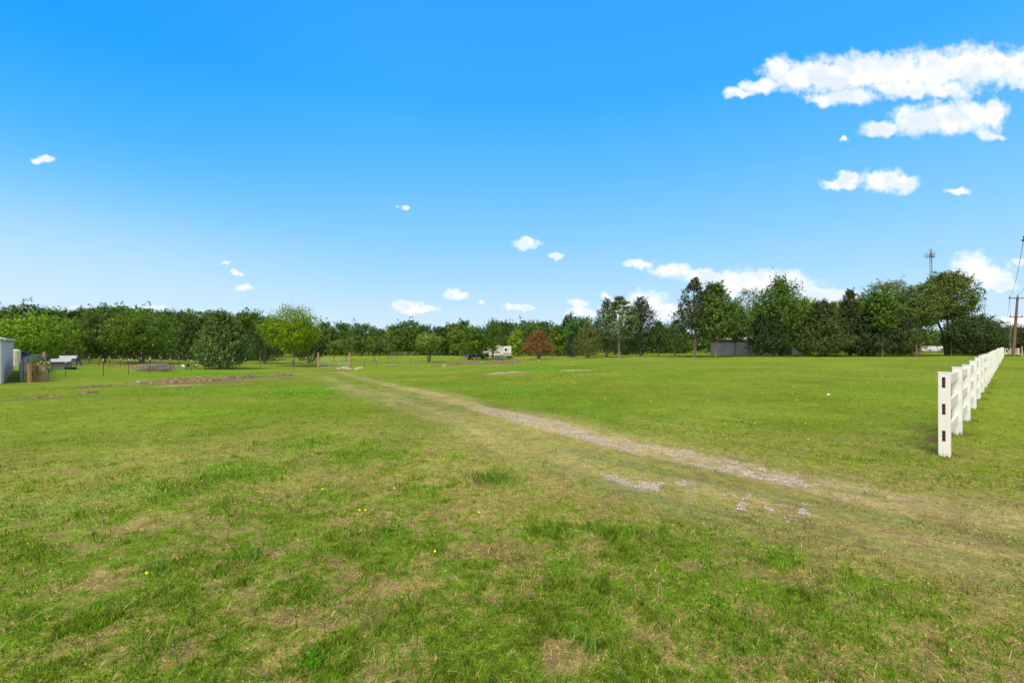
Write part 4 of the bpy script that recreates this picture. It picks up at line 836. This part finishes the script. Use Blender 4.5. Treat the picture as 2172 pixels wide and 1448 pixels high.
# ------------------------------------------------------------------ goats
def goat(px, Y, rz, col, col2, label, graze=True):
    p = wp(px, Y); r = empty('goat', p, rz, label, 'goat', 'goats in the paddock')
    vs = [(-.38, 0, .56), (-.12, 0, .55), (.16, 0, .55), (.36, 0, .60), (.52, 0, .62 if graze else .84), (.66, 0, .42 if graze else .92), (.80, 0, .26 if graze else .86)]
    rr = [.13, .17, .175, .14, .085, .075, .04]; ed = [(i, i + 1) for i in range(6)]
    for (bx, s) in ((-.36, -1), (-.36, 1), (.33, -1), (.33, 1)):
        root_i = 0 if bx < 0 else 3; b0 = len(vs)
        if bx < 0: L3 = [(bx + .03, s * .10, .42), (bx - .07, s * .10, .25), (bx - .03, s * .10, .02)]
        else: L3 = [(bx, s * .09, .40), (bx + .02, s * .09, .23), (bx, s * .09, .02)]
        vs += L3; rr += [.06, .033, .03]; ed += [(root_i, b0), (b0, b0 + 1), (b0 + 1, b0 + 2)]
    b0 = len(vs); vs += [(-.52, 0, .66)]; rr += [.03]; ed += [(0, b0)]
    for s in (-1, 1):
        b0 = len(vs); vs += [(vs[5][0] - .05, s * .15, vs[5][2] + .02)]; rr += [.025]; ed += [(5, b0)]
    me = bpy.data.meshes.new('body'); me.from_pydata(vs, ed, [])
    o = bpy.data.objects.new('body', me); C.objects.link(o); o.parent = r; o.modifiers.new('skin', 'SKIN')
    for i, q in enumerate(me.skin_vertices[0].data): q.radius = (rr[i], rr[i]); q.use_root = (i == 1)
    me.materials.append(noisemat('goat_coat', col, col2, 2.5, .9, lo=.47, hi=.53))
    sb = o.modifiers.new('sub', 'SUBSURF'); sb.levels = sb.render_levels = 2
    for s in (-1, 1): MB().tube([(vs[5][0] - .03, s * .03, vs[5][2] + .06), (vs[5][0] - .12, s * .05, vs[5][2] + .15)], [.018, .005], 6).build('horn', M['stone'], r)
    r.scale = (.8,) * 3
goat(388, 59, -.7, (.75, .74, .70), (.35, .35, .36), 'white and grey goat grazing left of the big cedar')
goat(399, 60, 1.9, (.05, .035, .03), (.09, .06, .05), 'dark brown goat facing away between the two pale goats')
goat(415, 59.5, 2.6, (.12, .05, .04), (.7, .66, .6), 'brown and white goat standing at the edge of the big cedar')

# ------------------------------------------------------------------ piles, rocks, rubble
def brush(px, Y, L_, H_, n, label, seed, m='bark_pale'):
    p = wp(px, Y); r = empty('brush_pile', p, 0, label, 'brush pile'); rd = random.Random(seed); b = MB()
    for k in range(n):
        x = rd.gauss(0, L_ * .22); y = rd.gauss(0, .5); a = rd.uniform(-.6, .6) + (0 if rd.random() < .6 else 3.14); l = rd.uniform(.5, 1.5); hz = H_ * max(0, 1 - abs(x) / L_ * 1.6) * rd.random(); up = rd.uniform(-.1, .35)
        b.tube([(x, y, hz), (x + math.cos(a) * l / 2, y + math.sin(a) * l / 3, hz + up * l / 2 + .04), (x + math.cos(a) * l, y + math.sin(a) * l * .8, hz + up * l * .7)], [.022, .016, .006], 4, cap=False)
    b.build('branches', M[m], r)
brush(328, 53, 3.4, .85, 420, 'grey tangled brush pile just behind the front wire fence', 3)
blob('soil_heap', M['soil'], wp(318, 60, -.1), 3.3, 1.5, .55, 'low brown soil heap in the paddock behind the brush pile', 'heap', seed=8)
p = unproj(430, 812); 
def strip(name, pts_px, wid, hgt, label, seed, m='soil'):
    pts_ = [unproj(*q) for q in pts_px]; rgb = np.random.default_rng(seed); n = 130; k = 13; vs = []; fs = []
    acc = np.r_[0, np.cumsum([math.dist(a, b) for a, b in zip(pts_[:-1], pts_[1:])])]; xs = np.array([q[0] for q in pts_]); ys = np.array([q[1] for q in pts_])
    ox, oy = pts_[0]; oz = g1(ox, oy); s = np.linspace(0, acc[-1], n); X = np.interp(s, acc, xs); Y = np.interp(s, acc, ys)
    T = np.c_[np.gradient(X), np.gradient(Y)]; T /= np.linalg.norm(T, axis=1, keepdims=True); Nn = np.c_[-T[:, 1], T[:, 0]]
    env = np.sin(np.linspace(0, math.pi, n)) ** .5; off_ = np.linspace(-1, 1, k)
    wv = wid * env * (.55 + .9 * fbm(s * .5, s * 0 + seed, 3, 3))
    XX = X[:, None] + Nn[:, :1] * wv[:, None] * off_; YY = Y[:, None] + Nn[:, 1:] * wv[:, None] * off_
    hh = hgt * env[:, None] * (1 - off_[None] ** 2) * (.15 + 1.5 * fbm(XX * 1.1, YY * 1.1, seed, 4) ** 1.5) + .10 * hgt * (vn(XX * 7, YY * 7, seed) + vn(XX * 15, YY * 15, seed) - 1)
    ZZ = G(XX.ravel(), YY.ravel()).reshape(XX.shape) + hh - .02
    V = np.c_[XX.ravel() - ox, YY.ravel() - oy, ZZ.ravel() - oz]; ix = np.arange(n * k).reshape(n, k)
    q = np.stack([ix[:-1, :-1], ix[1:, :-1], ix[1:, 1:], ix[:-1, 1:]], -1).reshape(-1, 4)
    o = np_mesh(name, V, q, M[m], smooth=True); o.location = (ox, oy, oz); return tag(o, label, 'heap', 'strips of dug soil and cut turf')
strip('soil_bank', [(238, 815), (330, 813), (430, 808), (540, 801), (640, 796)], 1.0, .30, 'long low bank of dark dug soil across the left lawn', 2)
strip('soil_bank', [(140, 826), (190, 821), (240, 817)], .35, .14, 'thin ragged soil strip leading left from the long bank', 3)
strip('soil_bank', [(165, 837), (210, 832)], .28, .12, 'short brown soil streak left of the long soil bank', 4)
strip('soil_bank', [(55, 846), (95, 843), (135, 841)], .3, .12, 'thin soil strip on the lawn below the timber posts', 5)
strip('soil_bank', [(330, 826), (390, 822), (455, 817)], .4, .13, 'brown crumbly strip just in front of the long soil bank', 6)
strip('straw_strip', [(1020, 795), (1080, 790), (1145, 787)], .55, .10, 'pale straw covered strip on the middle lawn', 7, 'straw')
strip('straw_strip', [(1180, 787), (1225, 786), (1255, 787)], .35, .12, 'short brown turf strip right of the pale straw strip', 8, 'straw')
strip('soil_bank', [(955, 775), (985, 771), (1030, 773)], .9, .55, 'brown rubble heap in front of the fence, left of the trailer', 9)
strip('soil_bank', [(1020, 773), (1055, 769), (1075, 772)], .9, .6, 'dark rubble heap directly below the white trailer', 10)
strip('soil_bank', [(1078, 771), (1090, 768), (1106, 770)], .8, .55, 'dark soil heap right of the rubble below the trailer', 11)
strip('soil_bank', [(915, 777), (945, 774), (970, 774)], .7, .4, 'low grey brown rubble strip at the left end of the row', 12)
strip('soil_bank', [(885, 746 + 6), (930, 752), (985, 753)], 1.6, .45, 'bare grey soil bank in the far pasture left of the truck', 13)
def rock(px, py, s, label, m='stone', group=None, seed=0, Y=None):
    if Y is None: x, y = unproj(px, py)
    else: x, y = P(px, Y), Y
    return blob('rock', M[m], (x, y, g1(x, y) - .02), s, s * .7, s * .62, label, 'rock', group, seed, .3, (12, 7))
rock(294, 811, .2, 'single pale rounded rock on the long soil bank', 'stone_tan', seed=11)
RK = 'rocks heaped beside the right gate post'
for i in range(26):
    rock(718 + R.random() * 54, 784 - R.random() * 5, R.uniform(.14, .34), 'pale rock in the low heap below the right gate post', R.choice(['stone', 'stone_tan', 'stone_tan']), RK, 20 + i)
for i, (a, b_, s, l) in enumerate([(990, 768.5, .25, 'grey white boulder on the rubble left of the trailer'), (1143, 764, .28, 'tan boulder at the foot of the dead cedar'), (1200, 763, .16, 'small tan rock on the lawn edge left of the olive cedar'), (1289, 760, .18, 'small pale rock on the lawn edge left of the pine'), (942, 776, .32, 'grey slab of rock at the left end of the rubble row'), (1345, 759, .2, 'pale rock on the lawn edge right of the pine'), (1755, 853, .0, '')]):
    if s: rock(a, b_, s, l, 'stone', seed=60 + i)
o = MB().tube([(0, 0, .12), (.9, .1, .14), (1.9, .1, .12)], [.13, .12, .09], 8).build('fallen_log', M['bark_pale'], None, wp(818, 75)); tag(o, 'pale fallen log lying behind the fence below the young trees', 'log')

rock(1757, 837, .07, 'small white scrap lying alone on the right hand lawn', 'tip', seed=91)
# ------------------------------------------------------------------ trailer and pickup
Y = 108; xa, xb = P(1024, Y), P(1082, Y); Lr = xb - xa + .6; zg = g1(xa, Y); rv = empty('travel_trailer', (xa - .3, Y, zg), 0, 'white fifth wheel travel trailer with dark swooshes parked under the trees', 'trailer')
MB().prism([(0, 1.5), (0, 2.6), (.35, 2.95), (2.2, 3.02), (Lr, 3.02), (Lr, .62), (1.9, .62), (1.7, 1.5)], -1.2, 1.2).build('body', M['rv_white'], rv, bevel=.08)
MB().prism([(3.4, 3.02), (3.5, 3.3), (4.3, 3.3), (4.4, 3.02)], -.4, .4).build('air_conditioner', M['rv_white'], rv)
MB().prism([(1.9, .62), (Lr, .62), (Lr, .95), (2.0, .95)], -1.215, -1.2).build('skirt_stripe', M['rv_grey'], rv)
for pr in ([(2.2, 1.35), (4.2, 1.75), (5.0, 1.2), (4.2, 1.45)], [(4.6, 1.4), (Lr, 1.35), (Lr, 1.25), (5.2, 1.2)]):
    MB().prism(pr, -1.218, -1.2).build('swoosh', M['black'], rv)
for x0, x1 in ((.7, 1.5), (2.6, 3.4), (5.6, 6.1)):
    w = MB().prism([(x0, 1.9), (x0, 2.5), (x1, 2.5), (x1, 1.9)], -1.225, -1.2).build('window', M['glass'], rv)
MB().prism([(4.45, 1.0), (4.45, 2.75), (5.15, 2.75), (5.15, 1.0)], -1.222, -1.2).build('door', M['rv_white'], rv, bevel=.01)
MB().box((Lr + .06, 0, 2.2), (.06, .5, .6)).build('rear_window', M['glass'], rv); MB().tube([(Lr + .12, -.5, .8), (Lr + .12, -.5, 2.9)], .03, 6).build('ladder', M['chrome'], rv)
for x in (Lr * .52, Lr * .66):
    for s in (-1, 1): wheel(x, s * 1.08, .38, .38, .22, rv)
MB().box((1.2, 0, .75), (.12, 1.2, 1.5)).build('landing_leg', M['black'], rv); MB().box((Lr - .5, -.4, .45), (1.4, 1.6, .28)).build('bumper_rack', M['black'], rv)
pickup(wp(1012, 107), math.pi + .5, 'paint_dark', 'black pickup parked in tree shade left of the trailer')

# ------------------------------------------------------------------ barn behind the right trees
Y = 80; xa, xb = P(1508, Y), P(1702, Y); zg = g1(xa, Y) - .1; br = empty('metal_barn', (xa, Y, zg), -.40, 'long grey metal barn with rust stained roof behind the trees', 'barn')
eh = EYE + (HY - 719) / F * Y - zg; Lb = 14.5; m = MB(); n = 80
for i in range(n):
    s0, s1, s2 = i / n * Lb, (i + .8) / n * Lb, (i + 1) / n * Lb
    m.add([(s0, 0, 0), (s1, 0, 0), (s1, 0, eh), (s0, 0, eh)], [(0, 1, 2, 3)]); m.add([(s1, 0, 0), (s1 + .02, -.04, 0), (s1 + .02, -.04, eh), (s1, 0, eh)], [(0, 1, 2, 3)]); m.add([(s1 + .02, -.04, 0), (s2, 0, 0), (s2, 0, eh), (s1 + .02, -.04, eh)], [(0, 1, 2, 3)])
for s in (0, Lb): m.add([(s, 0, 0), (s, 0, eh), (s, 4, eh + .7), (s, 8, eh), (s, 8, 0)], [(0, 1, 2, 3, 4)])
m.add([(0, 8, 0), (Lb, 8, 0), (Lb, 8, eh), (0, 8, eh)], [(0, 1, 2, 3)]); m.build('wall', M['steel_grey'], br)
MB().add([(-.3, -.35, eh - .03), (Lb + .3, -.35, eh - .03), (Lb + .3, 4, eh + .78), (-.3, 4, eh + .78), (-.3, 8.3, eh), (Lb + .3, 8.3, eh), (-.3, -.35, eh - .15), (Lb + .3, -.35, eh - .15)], [(0, 1, 2, 3), (3, 2, 5, 4), (0, 6, 7, 1)]).build('roof', M['rust_roof'], br)
MB().box((Lb - 1.2, -.1, 1.1), (2.2, .06, 2.2)).build('door', M['wall_white'], br)
# distant house right
Y = 118; xa, xb = P(1958, Y), P(2046, Y); zg = g1(xa, Y); M['roof_tan'] = noisemat('roof_tan', (.42, .38, .35), (.52, .48, .45), 2, .7); hs_ = empty('ranch_house', (xa, Y, zg), 0, 'low cream house with pale roof seen under the great elm', 'house'); Lh = xb - xa
eh = EYE + (HY - 744) / F * Y - zg; rh = EYE + (HY - 734) / F * Y - zg
MB().box((Lh / 2, 4, eh / 2), (Lh, 8, eh)).build('wall', M['cream'], hs_)
MB().add([(-.5, -.6, eh), (Lh + .5, -.6, eh), (Lh - 1, 4, rh), (1, 4, rh), (-.5, 8.6, eh), (Lh + .5, 8.6, eh)], [(0, 1, 2, 3), (3, 2, 5, 4), (0, 3, 4), (1, 5, 2)]).build('roof', M['roof_tan'], hs_)
for s in (1.6, 4.4, 8.4):
    w = MB().box((s, -.03, eh * .55), (1.1, .05, 1.0)).build('window', M['glass'], hs_)
MB().box((6.5, -.03, 1.0), (1.0, .06, 2.0)).build('door', M['brick'], hs_)
# small pink sided building left edge of the right group gap
o = MB().tube([(0, 0, -.1), (0, 0, 1.35)], .09, 8).box((0, 0, 1.45), (.24, .2, .2)).build('wooden_post', M['pole_wood'], None, wp(1943, 60.5)); tag(o, 'weathered wooden stub post at the lawn edge below the wide crowned tree', 'post')
o = MB().box((0, 0, .65), (.12, .12, 1.4)).build('wooden_post', M['stone_tan'], None, wp(2167, 62)); tag(o, 'small pale post on the grass right of the utility pole', 'post')

# ------------------------------------------------------------------ antenna mast
Y = 240; x = P(1975, Y); zg = g1(x, Y); H_ = EYE + (HY - 527) / F * Y - zg; ms = empty('antenna_mast', (x, Y, zg), 0, 'tall lattice antenna mast rising behind the great elm', 'mast')
b = MB(); s = .55; cs = [(s, 0), (-s * .5, s * .87), (-s * .5, -s * .87)]
for c in cs: b.tube([(c[0], c[1], 0), (c[0], c[1], H_)], .09, 5)
nb_ = int(H_ / 1.2)
for k in range(nb_):
    for q in range(3):
        c, d = cs[q], cs[(q + 1) % 3]; b.tube([(c[0], c[1], k * 1.2), (d[0], d[1], (k + 1) * 1.2)], .05, 4, cap=False)
b.build('lattice_tower', M['antenna'], ms)
b = MB()
for h in (H_ - 4.5, H_ - 3.4):
    pts_ = [(math.cos(a) * 2.6, math.sin(a) * 2.6, h) for a in (.3, 2.4, 4.5, .3)]
    for a_, b2 in zip(pts_[:-1], pts_[1:]): b.tube([a_, b2], .10, 5)
    for a_ in pts_[:3]: b.tube([(0, 0, h), a_], .09, 5)
b.build('platform', M['antenna'], ms)
for k in range(12):
    a = .3 + (k // 4) * 2.1; e = .3 + (k // 4 + 1) * 2.1; t = (k % 4 + .5) / 4
    x_ = (math.cos(a) * (1 - t) + math.cos(e) * t) * 2.9; y_ = (math.sin(a) * (1 - t) + math.sin(e) * t) * 2.9
    MB().box((x_, y_, H_ - 3.3), (.32, .22, 2.3)).build('antenna_panel', M['galv'] if k % 3 else M['antenna'], ms)

# ------------------------------------------------------------------ utility poles and wires
def upole(px, Y, toppx, top, arms, label, r_=.15, insul=True):
    x = P(px, Y); z = g1(x, Y); H_ = EYE + (HY - top) / F * Y - z; lx = P(toppx, Y) - x; u_ = empty('utility_pole', (x, Y, z), 0, label, 'utility pole', 'utility poles along the road')
    MB().tube([(0, 0, -.3), (lx * .5, 0, H_ / 2), (lx, 0, H_)], [r_ * 1.15, r_, r_ * .72], 12).build('pole', M['pole_wood'], u_)
    ends = []
    for (apx0, apx1, apy) in arms:
        h = EYE + (HY - apy) / F * Y - z; t = h / H_; x0 = P(apx0, Y) - x; x1 = P(apx1, Y) - x
        arm = MB().box(((x0 + x1) / 2, -r_ - .03, h), (x1 - x0, .11, .13)).build('crossarm', M['pole_wood'], u_)
        for e in (x0 + .1, x1 - .1): MB().tube([(e, -r_ - .03, h + .06), (e, -r_ - .03, h + .2), (e, -r_ - .03, h + .28)], [.035, .06, .03], 8).build('insulator', M['rubber'], arm); ends.append(Vector((x + e, Y - r_ - .03, z + h + .28)))
    MB().tube([(lx, 0, H_), (lx, 0, H_ + .25)], [.03, .05], 8).build('pin_insulator', M['rubber'], u_)
    return ends, Vector((x + lx, Y, z + H_ + .25))
e1, t1 = upole(2148, 62, 2158.5, 629, [(2137, 2181, 632.5), (2138, 2166, 672)], 'nearer leaning utility pole with two crossarms at the end of the white fence', .16)
e2, t2 = upole(2141, 92, 2143, 690, [(2130, 2158, 691)], 'shorter dark utility pole just left of the leaning one', .19)
e0, t0_ = upole(2214, 27, 2219, 498, [(2162, 2276, 511)], 'utility pole just beyond the right edge, its crossarm end in view', .16)
back = [Vector((20.5, 12.0, 10.2)), Vector((22.4, 10.6, 10.2)), Vector((21.5, 11.3, 11.0))]
def wire(a, b, sag, label, name='power_line'):
    n = 24; pts_ = [a.lerp(b, i / n) - Vector((0, 0, sag * 4 * (i / n) * (1 - i / n))) for i in range(n + 1)]
    o = MB().tube([q - a for q in pts_], .014, 5).build(name, M['wire'], None, a); tag(o, label, 'wire', 'overhead wires')
wire(e0[0], e1[0], .85, 'overhead wire sagging down to the left end of the leaning utility pole')
wire(e0[1], e1[1], .85, 'overhead wire meeting the right end of the leaning utility pole')
wire(t0_, t1, .85, 'overhead wire ending at the tip of the leaning utility pole')
wire(e1[0], e1[2] + Vector((0, 0, -.3)), -.0, 'thin vertical jumper wire between the two crossarms of the leaning pole')
for a, b_, s, l in ((back[0], e0[0], .3, 'left overhead wire rising out of the top right corner'), (back[1], e0[1], .3, 'right overhead wire rising beyond the right edge'), (back[2], t0_, .3, 'middle overhead wire rising beyond the right edge')): wire(a, b_, s, l)
wire(e1[0], e2[0], .4, 'far overhead wire from the leaning pole to the shorter dark pole, left side'); 

# ------------------------------------------------------------------ dandelions and weeds
def dand(x, y, s, label, h, first=[None]):
    z = g1(x, y)
    if first[0] is None:
        r = empty('dandelion', (x, y, z), 0, label, 'flower', 'dandelions in the lawn'); b = MB()
        for k in range(3):
            rr = .019 * (1 - k * .25); n = 12; zz = .102 + k * .004
            b.add([(math.cos(a * 6.283 / n) * rr * (1 if a % 2 else .72), math.sin(a * 6.283 / n) * rr * (1 if a % 2 else .72), zz - .003) for a in range(n)] + [(0, 0, zz + .004)], [(a, (a + 1) % n, n) for a in range(n)])
        b.tube([(0, 0, .09), (0, 0, .104)], [.004, .009], 6).build('flower_head', M['yellow'], r)
        MB().tube([(0, 0, -.02), (.003, .002, .05), (0, 0, .098)], .002, 5).build('stalk', M['stem'], r)
        first[0] = r
    else:
        r = first[0].copy(); C.objects.link(r); tag(r, label)
        for ch in first[0].children: c = ch.copy(); C.objects.link(c); c.parent = r
    r.location = (x, y, z); r.scale = (s, s, h); r.rotation_euler = (R.uniform(-.12, .12), R.uniform(-.12, .12), R.uniform(0, 6))
for px, py, l in ((835, 1058, 'round yellow dandelion, largest one left of centre'), (1017, 1112, 'yellow dandelion near the middle of the foreground lawn'), (921, 1200, 'small yellow dandelion below the centre of the lawn'), (761, 1107, 'left of a close pair of tiny yellow flowers'), (776, 1108, 'right of a close pair of tiny yellow flowers'),
                  (683, 1060, 'tiny yellow flower left of the round dandelion'), (311, 1252, 'lone yellow flower in the lower left lawn'), (1537, 911, 'bright dandelion right of the gravel rut, left of a pair'), (1601, 911, 'bright dandelion right of the gravel rut, middle of three'), (1709, 908, 'dandelion in the lawn left of the white fence end'), (1714, 944, 'dandelion nearest the white fence end post')):
    x, y = unproj(px, py); dand(x, y, min(1.1, .36 + y * .07), l, 1.0)
fl = 'tiny yellow dandelion dotting the middle lawn'
for k in range(150):
    fl = 'tiny yellow dandelion in the dense sprinkle right of the straw strip' if k < 95 else ('tiny yellow dandelion on the left lawn between soil bank and track' if k < 125 else 'tiny yellow dandelion scattered on the wide right hand lawn')
    if k < 95: px, py = R.gauss(1190, 80), R.gauss(802, 9)
    elif k < 125: px, py = R.uniform(420, 900), R.uniform(812, 850)
    else: px, py = R.uniform(1080, 1900), R.uniform(790, 860)
    if py < 778: continue
    x, y = unproj(px, py); dand(x, y, .95 + .02 * y, fl, 1.1)
def weed(px, py, n, L_, w_, spread, col, label, seed, name='grass_tuft'):
    x, y = unproj(px, py); rg_ = np.random.default_rng(seed); z = g1(x, y); V = []; T = []
    for k in range(n):
        a = rg_.uniform(0, 6.28); ln = L_ * rg_.uniform(.5, 1.15); bx, by = rg_.normal(0, spread, 2); out = rg_.uniform(.2, .9); wd = w_ * rg_.uniform(.7, 1.2); sd = np.array([-math.sin(a), math.cos(a), 0]) * wd / 2; o_ = np.array([math.cos(a), math.sin(a), 0]); b0 = len(V)
        for t, f in ((0, .5), (.33, 1), (.66, .85)):
            p = np.array([bx, by, 0]) + o_ * ln * out * t * t * 1.1 + np.array([0, 0, ln * (t - .45 * out * t * t)]); V += [p - sd * f, p + sd * f]
        V.append(np.array([bx, by, 0]) + o_ * ln * out * 1.05 + np.array([0, 0, ln * (1 - .5 * out)])); T += [(b0, b0 + 1, b0 + 3), (b0, b0 + 3, b0 + 2), (b0 + 2, b0 + 3, b0 + 5), (b0 + 2, b0 + 5, b0 + 4), (b0 + 4, b0 + 5, b0 + 6)]
    nb_ = len(V); V.append(np.array([0, 0, -.03])); T += [(q, q + 1, nb_) for q in range(0, nb_, 7)]
    V = np.array(V); cc = np.array(col)[None] * rg_.uniform(.75, 1.3, (len(V) // 7, 1)); cc = np.r_[np.repeat(cc, 7, 0), np.array(col)[None]]
    o = np_mesh(name, V, np.array(T), M['blade'], col=cc); o.location = (x, y, z); tag(o, label, 'weed', 'weeds in the foreground lawn')
WG = (.085, .24, .010); WL = (.13, .27, .030)
weed(1240, 1378, 24, .13, .008, .05, WL, 'broad bladed grass tuft by a bare straw patch at the bottom', 1)
weed(1495, 1205, 22, .14, .008, .05, WL, 'broad bladed grass tuft right of centre below the track', 2)
weed(665, 1408, 260, .035, .008, .045, WG, 'dense bright green clover clump at the bottom, left of centre', 3, 'clover_clump')
weed(1042, 1018, 420, .09, .005, .16, (.085, .20, .014), 'long dark green grass clump in the middle of the lawn', 4)
weed(822, 1131, 160, .035, .007, .06, WG, 'small bright clover clump below the round dandelion', 5, 'clover_clump')
weed(520, 1200, 30, .16, .008, .07, WL, 'long leaning green blades in the left foreground', 6)
weed(480, 1105, 22, .13, .009, .12, (.12, .21, .045), 'loose bluish broad blades in the left middle lawn', 7)
weed(335, 1215, 24, .14, .008, .08, WL, 'long green blades left of the leaning ones', 8)
weed(360, 1385, 14, .16, .007, .06, WL, 'few long blades near the bottom left corner', 9)
weed(1250, 1290, 70, .09, .006, .12, (.09, .22, .015), 'scruffy green tuft between the two broad bladed ones', 10)
weed(650, 1270, 120, .035, .007, .08, WG, 'flat clover patch left of the small dandelion', 11, 'clover_clump')
weed(1700, 1375, 220, .05, .006, .22, WG, 'leafy green clover patch in the lower right lawn', 12, 'clover_clump')
weed(1540, 1320, 220, .045, .006, .18, WG, 'leafy clover patch left of the lower right one', 13, 'clover_clump')
